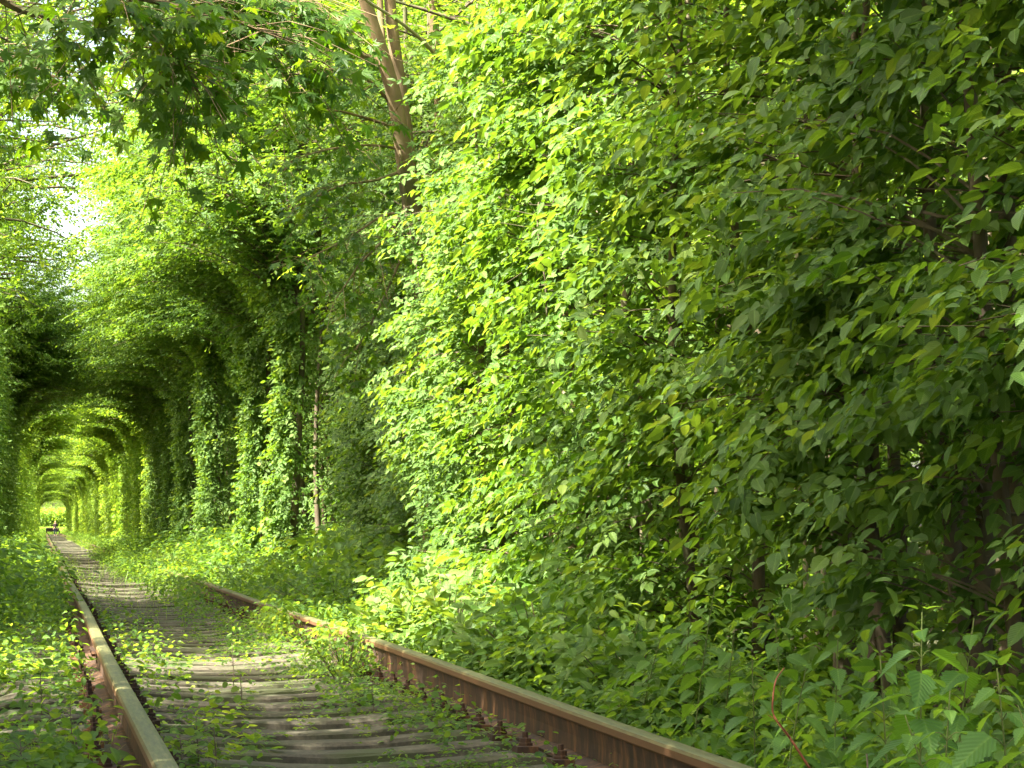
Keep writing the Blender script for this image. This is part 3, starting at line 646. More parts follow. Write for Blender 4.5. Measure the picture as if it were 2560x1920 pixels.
# ------------------------------------------------------------------ forked maple
def maple_branches(A, br, rng, bgm, lg, dens=13, lo=.18):
    Ps, Ds, Ns, Ss, Ts = [], [], [], [], []
    for pts, r in br:
        p = smooth_path([A(*q) for q in pts], 4); tube(bgm, p, np.linspace(r, .006, len(p)), 6)
        L = np.linalg.norm(np.diff(p, axis=0), axis=1).sum()
        for k in range(int(L * dens)):
            f = rng.uniform(lo, 1) * (len(p) - 1); a = int(min(f, len(p) - 2)); q0 = p[a] + (p[a + 1] - p[a]) * (f - a)
            d = nrm(rng.normal(0, 1, 3) * [1, 1, .35] + nrm(p[a + 1] - p[a]) * .7 + [0, 0, -.25]); l = rng.uniform(.25, .8)
            q1 = q0 + d * l * .5 + [0, 0, .02]; q2 = q0 + d * l + [0, 0, -.10 * l]
            tube(bgm, [q0, q1, q2], [.004, .003, .002], 3, cap=False)
            for u in rng.uniform(.3, 1, rng.randint(5, 9)):
                o = q0 + (q2 - q0) * u; dd = nrm(nrm(q2 - q0) * .4 + rng.normal(0, .7, 3) * [1, 1, .3])
                pe = o + dd * rng.uniform(.03, .09)
                tube(bgm, [o, pe], [.0015, .001], 3, cap=False)
                Ps.append(pe); Ds.append(dd + [0, 0, -.75]); Ns.append(np.array([0, -.35, 1.0]) + rng.normal(0, .35, 3)); Ss.append(rng.uniform(.09, .15)); Ts.append(np.clip(rng.normal(.4, .2), 0, 1))
    put_leaves(lg, LEAF_MAPLE, np.array(Ps), np.array(Ds), np.array(Ns), np.array(Ss), 1.0, np.array(Ts))
def maple():
    rng = np.random.RandomState(7)
    t = empty('maple_tree', at(436, 628, 25.0)); tag(t, 'forked maple with pale brown trunk rising from the leaf wall, big dark lobed leaves', 'tree')
    base = np.array(t.location)
    A = lambda x, y, d: at(x, y, d) - base
    g = Geo()
    s1 = smooth_path([A(436, 640, 25), A(428, 420, 24.9), (A(420, 270, 24.8)), A(408, 190, 24.7), A(397, 110, 24.6), A(384, 60, 24.5), A(368, 10, 24.4), A(352, -60, 24.3), A(340, -160, 24.2)], 4)
    s2 = smooth_path([A(440, 640, 25.15), A(431, 420, 25.15), A(421, 270, 25.1), A(411, 180, 25.0), A(402, 100, 25.0), A(395, 50, 25), A(390, 0, 25), A(388, -80, 25), A(392, -180, 25)], 4)
    s3 = smooth_path([A(432, 640, 24.8), A(424, 420, 24.7), A(414, 270, 24.6), A(405, 200, 24.55), A(400, 150, 24.5)], 4)
    tube(g, s1, np.linspace(.10, .055, len(s1)), 12); tube(g, s2, np.linspace(.085, .05, len(s2)), 12); tube(g, s3, np.linspace(.035, .015, len(s3)), 8)
    s4 = smooth_path([A(391, 105, 24.6), A(384, 60, 24.75), A(381, 20, 24.9), A(376, -60, 25)], 4); tube(g, s4, np.linspace(.04, .03, len(s4)), 8)
    link('trunk', g.mesh('maple_trunk', M['mbark'], True), t)
    bgm, lg = Geo(), Geo()
    br = [([(384, 64, 24.6), (350, 50, 24.2), (300, 22, 23.6), (262, 6, 23), (215, 2, 22.4), (150, -6, 22)], .04),
          ([(402, 130, 24.8), (372, 120, 24.4), (330, 110, 24), (290, 118, 23.6)], .02),
          ([(406, 170, 24.8), (376, 180, 24.4), (340, 186, 24), (300, 205, 23.6)], .02),
          ([(410, 200, 24.8), (388, 235, 24.4), (362, 262, 24), (335, 300, 23.8)], .018),
          ([(414, 230, 24.8), (398, 265, 24.5), (378, 310, 24.2), (356, 350, 24)], .018),
          ([(398, 110, 24.8), (360, 75, 24.2), (315, 72, 23.6), (262, 90, 23)], .02),
          ([(408, 185, 25), (424, 150, 24.8), (436, 120, 24.6)], .012),
          ([(404, 150, 24.8), (370, 145, 24.2), (325, 150, 23.6), (280, 165, 23.2)], .015),
          ([(412, 215, 24.8), (385, 215, 24.2), (345, 240, 23.8), (300, 262, 23.4)], .018)]
    maple_branches(A, br, rng, bgm, lg, 12)
    link('branches', bgm.mesh('maple_branches', M['mbark']), t); link('crown', lg.mesh('maple_crown', M['maple']), t)
maple()
def maple_overhead():
    rng = np.random.RandomState(17)
    t = empty('maple_tree', (-2.7, 13.4, -.2)); tag(t, 'maple whose dark lobed leaves hang into the top left corner of the photo', 'tree')
    base = np.array(t.location); A = lambda x, y, d: at(x, y, d) - base
    g = Geo(); p = smooth_path([(0, 0, -.2), (.05, 0, 2), (.2, .05, 4), (.25, .1, 6.5), (.2, .1, 9)], 4); tube(g, p, np.linspace(.13, .04, len(p)), 10)
    link('trunk', g.mesh('maple_trunk', M['mbark'], True), t)
    bgm, lg = Geo(), Geo(); o = lambda z: (np.array([.2, .05, z]) + base)
    A2 = lambda *q: (at(*q) - base)
    def P(z, *pts): return [o(z)] + [at(*q) for q in pts]
    br = [(P(4.2, (-60, -20, 13), (20, 10, 13.2), (90, 30, 13.4), (150, 55, 13.6)), .03), (P(4.4, (-40, -60, 12.6), (60, -20, 12.8), (150, 0, 13), (230, 20, 13.3), (290, 40, 13.6)), .03),
          (P(4.8, (40, -60, 13.5), (160, -35, 13.8), (250, -10, 14.1), (300, 0, 14.3)), .03), (P(4.0, (-60, 40, 14), (0, 60, 14), (50, 75, 14)), .02), (P(4.6, (60, -40, 13), (140, 20, 13.2), (180, 60, 13.3), (200, 95, 13.4)), .02), (P(4.6, (60, -50, 14), (180, 0, 14.2), (250, 40, 14.2), (300, 62, 14.2)), .02), (P(4.7, (60, -70, 13.6), (200, -30, 14), (290, 5, 14.4)), .02)]
    maple_branches(lambda *q: np.array(q) - base, br, rng, bgm, lg, 11, .35)
    link('branches', bgm.mesh('maple_branches', M['mbark']), t); link('crown', lg.mesh('maple_crown', M['maple']), t)
maple_overhead()

def bare_stem(name, label, cat, paths, m, loc=None, group=None):
    """paths: list of (points, r0, r1); the first is the stem, the rest side shoots"""
    base = np.array(paths[0][0][0]); o = None; g = Geo()
    for p, r0, r1 in paths:
        q = smooth_path(np.array(p) - base, 4); tube(g, q, np.linspace(r0, r1, len(q)), 7)
    o = link(name, g.mesh(name, m, True)); o.location = base
    return tag(o, label, cat, group)
# slender trunks seen through the leaves
TG = 'slender bare trunks among the leaves'
bare_stem('slender_trunk', 'brown trunk right of the forked maple, at the top edge', 'tree trunk', [([at(446, 640, 27), at(443, 300, 27), at(440, 120, 26.9), at(436, 60, 26.8), at(430, -40, 26.8)], .075, .05)], M['mbark'], group=TG)
bare_stem('slender_trunk', 'thin dark trunk close right of the forked maple', 'tree trunk', [([at(420, 640, 29), at(418, 300, 29), at(412, 180, 29), at(408, 120, 29), at(404, -30, 29)], .04, .025)], M['bark'], group=TG)
bare_stem('slender_trunk', 'thin dark trunk between the two maple coloured trunks at the top', 'tree trunk', [([at(432, 640, 29), at(430, 300, 29), at(426, 180, 29), at(430, 100, 29), at(428, -30, 29)], .035, .025)], M['bark'], group=TG)
bare_stem('slender_trunk', 'dark trunk showing near the right edge at mid height', 'tree trunk', [([at(1022, 800, 10.2), at(1018, 560, 10.2), at(1014, 380, 10.2), at(1006, 200, 10.2), at(1003, 90, 10.2), at(1010, -60, 10.2)], .045, .03), ([at(1015, 400, 10.2), at(1024, 360, 10.1), at(1050, 320, 10)], .01, .005)], M['bark'], group=TG)
bare_stem('slender_trunk', 'straight brown trunk in the dark gap right of the sunlit bush', 'tree trunk', [([at(552, 640, 19.5), at(556, 500, 19.5), at(560, 400, 19.5), at(562, 300, 19.5)], .055, .04)], M['mbark'], group=TG)
for i, (x, x2, yb, d, r, lb) in enumerate([(806, 801, 640, 13.2, .016, 'leftmost pale dry stem in the dark gap'), (818, 811, 650, 13.3, .013, 'middle pale dry stem in the dark gap'), (826, 815, 640, 13.1, .015, 'tallest pale dry stem in the dark gap'), (834, 829, 630, 13.4, .012, 'rightmost pale dry stem in the dark gap, short'), (848, 853, 640, 12.8, .013, 'olive stem right of the pale dry stems'),
                                       (770, 752, 660, 14.5, .04, 'dark trunk left of the pale dry stems'), (728, 722, 640, 15.5, .03, 'dark trunk at the left end of the dark gap'), (900, 896, 660, 12.2, .04, 'dark trunk behind the tall nettles'), (966, 962, 660, 11.2, .03, 'dark trunk right of the tall nettles')]):
    m = M['pale'] if i < 4 else (M['greenstem'] if i == 4 else M['bark'])  # pale bark colour stands in for sun on the first stems
    bare_stem('slender_trunk', lb, 'tree trunk', [([at(x, yb, d), at((x + x2) / 2 + 2, 560, d), at(x2, 500, d), at(x2 - 3, 430, d), at(x2 - 4, 250, d)], r, r * .7)], m, group=TG)
bare_stem('bare_branch', 'pale bare branch slanting down across the forked trunk at the top edge', 'branch', [([at(446, 66, 22.5), at(438, 58, 22.3), at(424, 42, 22), (at(400, 22, 21.6)), at(372, 4, 21.2), at(352, -10, 21)], .022, .010), ([at(434, 54, 22.2), at(436, 42, 22.1), at(435, 36, 22.1)], .007, .003), ([at(428, 47, 22.1), at(420, 40, 22)], .012, .004)], M['pale'])
VG = 'thin bare vines hanging in the sunlit leaves'
for i, (pts, lb) in enumerate([([(499, -10), (503, 60), (504, 110), (499, 160), (506, 200)], 'brown vine beside the top of the sunlit leaves'),
                               ([(520, 30), (524, 60), (534, 68), (522, 120), (518, 160)], 'pale forked twig at the top middle'),
                               ([(540, 190), (538, 230), (545, 280), (548, 330), (556, 370)], 'vine running down the brightest leaves'),
                               ([(520, 160), (524, 215), (532, 262), (536, 310)], 'crooked pale vine left of the brightest leaves'),
                               ([(404, 205), (412, 240), (416, 260), (420, 300)], 'dark twig on the maple trunk'),
                               ([(258, 262), (260, 285), (259, 300)], 'pale twig over the sunlit pillar'),
                               ([(583, 425), (572, 405), (560, 388), (548, 380)], 'pale brown branch leaning out of the leaf wall in the middle')]):
    if i in (1, 3, 5): continue
    d = [17.4, 17.0, 16.2, 16.6, 21.8, 31, 15.6][i]
    bare_stem('vine', lb, 'vine', [([at(x, y, d) for x, y in pts], [.010, .008, .008, .008, .009, .02, .018][i], .004)], M['pale'] if i in (1, 3, 5, 6) else M['bark'], group=VG)
bare_stem('red_twig', 'reddish brown bare twig curving out of the weeds at lower right', 'twig', [([at(812, 772, 7.0), at(790, 738, 7.0), at(774, 716, 7.1), at(773, 698, 7.1), at(776, 680, 7.2), at(784, 668, 7.3)], .004, .002), ([at(790, 738, 7), at(778, 722, 6.9), at(768, 715, 6.9)], .002, .001)], M['red'])

# ------------------------------------------------------------------ small plants: templates of leaves
def T_herb(rng, h=.35, n=7, ls=.055):
    P, Dv, N, S = [], [], [], []
    for i in range(n):
        z = h * (0.15 + .85 * (i + 1) / n); a0 = i * 1.57 + rng.normal(0, .2)
        for s in (0, 1):
            a = a0 + s * math.pi; d = np.array([math.cos(a), math.sin(a), 0]); pet = .02 + .03 * (1 - i / n)
            P.append(d * pet + [rng.normal(0, .006), rng.normal(0, .006), z + .012]); Dv.append(d + [0, 0, rng.uniform(-.45, .15)]); N.append(np.array([0, 0, 1.0]) + rng.normal(0, .25, 3)); S.append(ls * rng.uniform(.8, 1.2) * (1.1 - .55 * i / n))
    return P, Dv, N, S
def T_trifol(rng, h=.25, n=6, ls=.05):
    P, Dv, N, S = [], [], [], []
    for i in range(n):
        a = rng.uniform(0, 6.28); el = rng.uniform(.2, 1.0) * h; d = np.array([math.cos(a), math.sin(a), 0]); o = d * rng.uniform(.05, .14) + [0, 0, el]
        sd = np.array([-d[1], d[0], 0]); up = np.array([0, 0, 1.0]) + rng.normal(0, .22, 3)
        for dd, k in ((d, 1.1), (d * .25 + sd, .9), (d * .25 - sd, .9)):
            P.append(o); Dv.append(dd + [0, 0, rng.uniform(-.3, .05)]); N.append(up); S.append(ls * k * rng.uniform(.85, 1.2))
    return P, Dv, N, S
def T_clover(rng, n=14, ls=.016):
    P, Dv, N, S = [], [], [], []
    for i in range(n):
        o = np.array([rng.normal(0, .05), rng.normal(0, .05), rng.uniform(.008, .05)]); a = rng.uniform(0, 6.28)
        for k in range(3):
            b = a + k * 2.09; P.append(o); Dv.append(np.array([math.cos(b), math.sin(b), -.1])); N.append(np.array([0, 0, 1.0]) + rng.normal(0, .2, 3)); S.append(ls * rng.uniform(.8, 1.3))
    return P, Dv, N, S
def T_bushy(rng, h=.4, n=40, ls=.05):
    P, Dv, N, S = [], [], [], []
    for i in range(n):
        a = rng.uniform(0, 6.28); r = abs(rng.normal(0, .12)); z = h * rng.uniform(.15, 1) ** .7
        d = np.array([math.cos(a), math.sin(a), 0]); P.append(d * r + [0, 0, z]); Dv.append(d + [0, 0, -.3] + rng.normal(0, .3, 3)); N.append(np.array([0, 0, 1.0]) + d * .4 + rng.normal(0, .3, 3)); S.append(ls * rng.uniform(.7, 1.2))
    return P, Dv, N, S
def tarr(t): return tuple(np.array(a, float) for a in t)
rs = np.random.RandomState(77)
HERB = [tarr(T_herb(rs, h, n, l)) for h, n, l in ((.30, 6, .055), (.42, 8, .06), (.22, 4, .05))]
TRI = [tarr(T_trifol(rs, h, n, l)) for h, n, l in ((.20, 6, .05), (.28, 8, .055), (.12, 5, .04))]
CLV = [tarr(T_clover(rs)) for _ in range(3)]
BSH = [tarr(T_bushy(rs, h, 40, l)) for h, l in ((.35, .05), (.5, .06))]

def scatter(g, temps, X, Y, sc, tmpl, rng, z=None, toff=0.0, wid=1.0):
    which = rng.randint(0, len(temps), len(X)); Z = gz(X, Y) if z is None else z
    for k, (P, Dv, N, S) in enumerate(temps):
        m = which == k
        if not m.any(): continue
        n = m.sum(); a = rng.uniform(0, 6.28, n); c, s = np.cos(a), np.sin(a)
        def rot(A):
            return np.stack([c[:, None] * A[None, :, 0] - s[:, None] * A[None, :, 1], s[:, None] * A[None, :, 0] + c[:, None] * A[None, :, 1], np.tile(A[:, 2], (n, 1))], -1)
        sk = sc[m]
        PP = rot(P) * sk[:, None, None] + np.stack([X[m], Y[m], Z[m]], -1)[:, None]
        PP[..., :2] += rng.normal(0, .012, PP[..., :2].shape); 
        tb = np.clip(rng.normal(.45 + toff, .16, (n, 1)) + rng.normal(0, .1, (n, len(P))), 0, 1)
        ln = rng.normal(0, .16, (n, 1, 3)); ln[..., 2] = 0
        put_leaves(g, tmpl, PP.reshape(-1, 3), (rot(Dv) + rng.normal(0, .2, (n, len(P), 3))).reshape(-1, 3), (rot(N) + ln + rng.normal(0, .15, (n, len(P), 3))).reshape(-1, 3), (S[None] * sk[:, None] * rng.uniform(.85, 1.15, (n, len(P)))).ravel(), wid, tb.ravel())

def stuff(name, g, m, label, cat):
    tag(link(name, g.mesh(name, m)), label, cat, kind='stuff')
rng = np.random.RandomState(21)
def region(n, x0, x1, y0, y1, dens=None, ypow=1.0):
    X = rng.uniform(x0, x1, n); Y = y0 + (y1 - y0) * rng.rand(n) ** ypow
    if dens is not None:
        k = rng.rand(n) < dens(X, Y); X, Y = X[k], Y[k]
    return X, Y
def patch(X, Y, s=1.0, o=0.0):
    return .5 + .5 * np.sin(X * 3.1 * s + o + 1.7 * np.sin(Y * .9 * s + o)) * np.cos(Y * 1.9 * s + o * 2)

# left verge
g = Geo()
for tm, n, s0, s1, sh, to in ((HERB, 520, .6, 1.15, LEAF_HI, 0), (TRI, 700, .6, 1.25, LEAF_ROUND, .0), (BSH, 60, .5, .8, LEAF_HI, .05)):
    X, Y = region(n, -.95, .23, 7.2, 22); scatter(g, tm, X, Y, rng.uniform(s0, s1, len(X)), sh, rng, toff=to)
X, Y = region(2200, -1.3, .22, 22, 60); scatter(g, HERB + TRI + BSH, X, Y, rng.uniform(.7, 1.4, len(X)), LEAF_MID, rng)
X, Y = region(900, -1.3, -.3, 22, 80); scatter(g, BSH, X, Y, rng.uniform(.9, 1.9, len(X)), LEAF_MID, rng)
stuff('weeds', g, M['weed'], 'low leafy weeds crowding the left rail', 'weeds')
# inside the left rail
g = Geo()
def d_in(X, Y): return np.clip(1.35 - (X - .40) / .38 + .35 * np.sin(Y * 1.3), 0, 1)
X, Y = region(1300, .40, 1.0, 7.2, 24, d_in); scatter(g, TRI + HERB, X, Y, rng.uniform(.5, .95, len(X)), LEAF_ROUND, rng)
X, Y = region(900, .40, .95, 24, 70, d_in); scatter(g, TRI + HERB, X, Y, rng.uniform(.5, .9, len(X)), LEAF_MID, rng)
stuff('weeds', g, M['weed'], 'low leafy weeds between the left rail and the bare sleepers', 'weeds')
# inside the right rail
g = Geo()
def d_ir(X, Y): return np.clip((X - 1.42) / .35 + .3 * np.sin(Y * 1.1 + 1) + np.clip((Y - 12) / 9, 0, .6), 0, 1)
X, Y = region(1100, 1.30, 1.86, 7.6, 13.6, d_ir); scatter(g, TRI + HERB, X, Y, rng.uniform(.35, .8, len(X)), LEAF_ROUND, rng)
X, Y = region(700, 1.25, 1.90, 13.6, 24, d_ir); scatter(g, TRI + HERB, X, Y, rng.uniform(.5, .95, len(X)), LEAF_HI, rng)
X, Y = region(1600, 1.25, 2.0, 24, 75, d_ir); scatter(g, TRI + HERB + BSH, X, Y, rng.uniform(.6, 1.1, len(X)), LEAF_MID, rng)
stuff('weeds', g, M['weed'], 'low leafy weeds between the bare sleepers and the right rail', 'weeds')
# right verge up to the leaf wall
g = Geo()
def sc_r(X): return .6 + .95 * np.clip((X - 2.0) / 1.2, 0, 1)
for tm, n, sh, wd in ((HERB, 1900, LEAF_HI, 1.0), (TRI, 1700, LEAF_ROUND, 1.0), (BSH, 420, LEAF_HI, 1.0)):
    X, Y = region(n, 2.02, 4.6, 4.8, 23, lambda X, Y: 1.0 - .85 * ((X > 3.15) & (Y > 8.4) & (Y < 13.5))); scatter(g, tm, X, Y, sc_r(X) * rng.uniform(.7, 1.25, len(X)), sh, rng, wid=wd)
X, Y = region(3200, 2.0, 4.4, 23, 80); scatter(g, HERB + TRI + BSH, X, Y, sc_r(X) * rng.uniform(.9, 1.6, len(X)), LEAF_MID, rng)
stuff('weeds', g, M['weed'], 'tall green weeds filling the verge between the right rail and the leaf wall', 'weeds')
g = Geo()
for x0, x1, y0, y1, n, sc_ in ((1.72, 2.12, 18.3, 21.5, 150, .85), (1.85, 2.1, 11.8, 12.6, 14, .6), (1.75, 2.1, 14.4, 17.2, 110, .8), (1.7, 2.1, 36, 75, 700, .95), (1.7, 2.1, 75, 200, 700, 1.0), (1.78, 2.05, 26, 28, 24, .7), (1.72, 1.88, 8, 14, 210, .55), (1.84, 2.08, 9.0, 11.5, 26, .6), (1.84, 2.05, 7.6, 9, 8, .5), (1.3, 1.7, 9.6, 10.6, 22, .5), (.42, .55, 8, 15, 90, .55), (.05, .28, 8, 15, 130, .6)):
    X, Y = region(n, x0, x1, y0, y1); scatter(g, TRI + HERB + (BSH if y0 > 13 else []), X, Y, sc_ * rng.uniform(.75, 1.2, len(X)), LEAF_HI if y0 < 20 else LEAF_MID, rng)
stuff('weeds', g, M['weed'], 'clumps of weeds leaning over the rails', 'weeds')
# far verges
g = Geo()
for x0, x1 in ((-1.2, .15), (1.75, 3.4)):
    X, Y = region(1800, x0, x1, 78, 340, ypow=1.5); scatter(g, BSH, X, Y, rng.uniform(.9, 1.7, len(X)) * (.35 + .65 * np.clip(np.abs(X - CX) - .8, 0, 1)), LEAF_LO, rng)
X, Y = region(6000, -4, 7, 342, 385); scatter(g, BSH, X, Y, rng.uniform(1, 2.6, len(X)) * (1 + 2.2 * (Y > 362)), LEAF_LO, rng, toff=.2)
stuff('weeds', g, M['weed'], 'weeds lining both sides of the far track', 'weeds')
# forest floor behind the wall
g = Geo()
X, Y = region(2600, 4.6, 14, 5, 60); scatter(g, HERB + BSH, X, Y, rng.uniform(.7, 1.5, len(X)), LEAF_LO, rng, toff=-.1)
stuff('forest_undergrowth', g, M['weed'], 'dark undergrowth on the forest floor behind the leaf wall', 'undergrowth')
# clover and moss on the ballast
g = Geo()
def d_c(X, Y): return np.clip(patch(X, Y, 1.3, .4) * .8 + (X - 1.05) * 1.2 - .2, .02, 1)
X, Y = region(3800, .55, 1.85, 7.6, 22, d_c)
on = np.abs(((Y - 8.72 + SP_ / 2) % SP_) - SP_ / 2) < .115
kp = ~on | (rng.rand(len(X)) < .16); X, Y, on = X[kp], Y[kp], on[kp]
scatter(g, CLV, X, Y, rng.uniform(.8, 1.7, len(X)), LEAF_LO, rng, z=np.where(on, -.045 + .04 * np.clip((np.abs(X - CX) - .3) / .3, 0, 1), gz(X, Y)), toff=.1)
X, Y = region(1500, .5, 1.8, 22, 60, d_c); scatter(g, CLV, X, Y, rng.uniform(1.2, 2.4, len(X)), LEAF_LO, rng, toff=.1, z=gz(X, Y) + .05)
X, Y = region(420, .45, 1.85, 15.9, 17.2); scatter(g, CLV, X, Y, rng.uniform(1.1, 2.2, len(X)), LEAF_LO, rng, toff=.15, z=gz(X, Y) + .06)
X, Y = region(5200, 2.0, 3.4, 13.5, 20.5); scatter(g, CLV, X, Y, rng.uniform(1.3, 2.8, len(X)), LEAF_LO, rng, toff=.15, z=gz(X, Y) + .05)
stuff('clover', g, M['weed'], 'tiny clover leaves growing over sleepers and ballast', 'clover')
# ballast stones
def stones(n, x0, x1, y0, y1, s0, s1, seed):
    r_ = np.random.RandomState(seed); g = Geo()
    V0 = np.array([(1, 0, 0), (-1, 0, 0), (0, 1, 0), (0, -1, 0), (0, 0, 1), (0, 0, -1), (.6, .6, .5), (-.6, .5, -.4)], float)[:6]
    F0 = np.array([(0, 2, 4), (2, 1, 4), (1, 3, 4), (3, 0, 4), (2, 0, 5), (1, 2, 5), (3, 1, 5), (0, 3, 5)])
    X = r_.uniform(x0, x1, n); Y = r_.uniform(y0, y1, n); S = r_.uniform(s0, s1, n)
    V = V0[None] * (r_.uniform(.6, 1.25, (n, 6, 1))) * S[:, None, None] * np.array([1, 1, .6]); a = r_.uniform(0, 6.28, n)
    V = np.stack([V[..., 0] * np.cos(a)[:, None] - V[..., 1] * np.sin(a)[:, None], V[..., 0] * np.sin(a)[:, None] + V[..., 1] * np.cos(a)[:, None], V[..., 2]], -1)
    V += np.stack([X, Y, gz(X, Y) + S * .15], 1)[:, None]
    g.add(V.reshape(-1, 3), [(F0[None] + (np.arange(n) * 6)[:, None, None]).reshape(-1, 3)], np.repeat(r_.rand(n), 6)); return g
m_, n_, l_, p_ = mat('ballast_stone'); a_ = n_.new('ShaderNodeAttribute'); a_.attribute_name = 'tint'; r__ = ramp(n_, [(0, (.025, .018, .012)), (.6, (.06, .045, .03)), (1, (.15, .12, .09))]); l_.new(a_.outputs['Fac'], r__.inputs[0]); l_.new(r__.outputs[0], p_.inputs['Base Color']); p_.inputs['Roughness'].default_value = .9
M['stone'] = m_
tag(link('ballast', stones(16000, -.3, 2.6, 7.2, 26, .012, .032, 3).mesh('ballast', M['stone'])), 'brown ballast stones lying between the sleepers', 'ballast', kind='stuff')
# fallen leaves
g = Geo(); n = 2600
X = rng.uniform(-1, 5.5, n); Y = 7 + 30 * rng.rand(n) ** 1.6
put_leaves(g, LEAF_MID, np.stack([X, Y, gz(X, Y) + .012], 1), np.stack([rng.normal(0, 1, n), rng.normal(0, 1, n), rng.normal(0, .12, n)], 1), np.array([0, 0, 1.0]) + rng.normal(0, .25, (n, 3)), rng.uniform(.035, .07, n), 1, rng.rand(n))
M['litter'] = leaf_mat('dry_leaf', [(0, (.12, .06, .03)), (.5, (.25, .14, .07)), (1, (.42, .30, .18))], [(0, (.2, .1, .04)), (1, (.4, .25, .1))], .7, .1, veins=False)
stuff('fallen_leaves', g, M['litter'], 'brown fallen leaves lying on the soil and ballast', 'leaf litter')
# grass
def grass(label, spots, mt):
    g = Geo(); V = []; F = []; T = []
    for X, Y, h in spots:
        n = len(X); a = rng.uniform(0, 6.28, n); hh = h * rng.uniform(.5, 1.2, n); ln = rng.uniform(.15, .7, n) * hh; w_ = rng.uniform(.0015, .0032, n)
        d = np.stack([np.cos(a), np.sin(a), 0 * a], 1); sd = np.stack([-np.sin(a), np.cos(a), 0 * a], 1); b = np.stack([X, Y, gz(X, Y)], 1); up = np.array([0, 0, 1.0])
        Q = []
        for t, wk in ((0, 1), (.4, 1), (.75, .7)):
            c = b + up * (hh * t * (1 - .25 * t))[:, None] + d * (ln * t * t)[:, None]; Q += [c - sd * (w_ * wk)[:, None], c + sd * (w_ * wk)[:, None]]
        Q.append(b + up * (hh * .76)[:, None] + d * ln[:, None])
        Vv = np.stack(Q, 1).reshape(-1, 3); o = np.arange(n)[:, None] * 7
        g.add(Vv, [np.concatenate([o + np.array([[0, 1, 3, 2]]), o + np.array([[2, 3, 5, 4]])]), o + np.array([[4, 5, 6]])], np.repeat(np.clip(rng.normal(.6, .15, n), 0, 1), 7))
    stuff('grass', g, mt, label, 'grass')
sp = []
for (x, y_, n, h, s) in [(1.62, 8.3, 70, .22, .12), (1.75, 9.4, 60, .25, .12), (2.1, 10.5, 60, .25, .15), (1.6, 11.5, 90, .16, .25), (1.5, 15.8, 260, .22, .25), (2.5, 17, 900, .20, .6), (2.6, 22, 500, .25, .5), (.5, 13, 60, .2, .2), (2.7, 45, 1500, .5, 2.2), (1.9, 20, 400, .2, .4), (1.3, 17, 150, .1, .4), (-.2, 11, 120, .25, .3), (2.9, 28, 1500, .35, 1.6), (2.6, 13, 500, .25, .5), (2.4, 7.5, 420, .32, .35), (2.2, 9, 300, .28, .3), (2.3, 5.6, 200, .3, .25), (.1, 9.5, 160, .3, .15), (.0, 14, 200, .3, .25)]:
    sp.append((x + rng.normal(0, s, n) * .7, y_ + rng.normal(0, s * 2.2, n), h))
grass('thin green grass blades tufted along the rails', sp, M['weed'])

# ------------------------------------------------------------------ single plants
def stemmed(name, label, cat, loc, paths, leaves, tmpl, lm, sm, group=None):
    t = empty(name, loc); tag(t, label, cat, group)
    g = Geo()
    for p, r0, r1 in paths: q = smooth_path(p, 3); tube(g, q, np.linspace(r0, r1, len(q)), 6)
    link('stem', g.mesh('stem', sm, True), t)
    g = Geo(); P, Dv, N, S, W, T = (np.array(a, float) for a in leaves); put_leaves(g, tmpl, P, Dv, N, S, W, T)
    link('foliage', g.mesh('foliage', lm), t)
    return t
def nettle(px, py, d, seed, label, lean=(0, 0), ls=.11):
    rng = np.random.RandomState(seed); top = at(px, py, d); zb = float(gz(top[0], top[1])); h = top[2] - zb
    b = np.array([top[0] - lean[0], top[1] - lean[1], zb]); ax = [np.array([lean[0] * u ** 1.5, lean[1] * u ** 1.5, h * u]) for u in np.linspace(0, 1, 6)]
    L = ([], [], [], [], [], []); paths = [(ax, .0035, .0015)]; n = max(6, int(h / .058)); a0 = rng.uniform(0, 3)
    for i in range(n + 1):
        u = .12 + .88 * i / n; c = np.array([lean[0] * u ** 1.5, lean[1] * u ** 1.5, h * u]); k = 1.0 if u < .78 else 1.0 - (u - .78) / .22 * .72
        for s in (0, 1):
            a = a0 + i * 1.57 + s * math.pi + rng.normal(0, .15); d_ = np.array([math.cos(a), math.sin(a), 0]); pe = c + d_ * .035 * k + [0, 0, .022 * k]
            if k > .4: paths.append(([c, c + d_ * .018 * k + [0, 0, .016], pe], .0016, .001))
            L[0].append(pe); L[1].append(d_ + [0, 0, rng.uniform(-.55, -.1) if k > .5 else rng.uniform(.3, 1.2)]); L[2].append(np.array([0, 0, 1.0]) + rng.normal(0, .2, 3) + d_ * .25)
            L[3].append(ls * k * rng.uniform(.85, 1.12)); L[4].append(rng.uniform(.9, 1.15)); L[5].append(np.clip(.45 + .35 * (1 - k) + rng.normal(0, .08), 0, 1))
    return stemmed('nettle', label, 'nettle', tuple(b), paths, L, LEAF_NETTLE, M['nettle'], M['greenstem'], 'stinging nettles on the right verge')
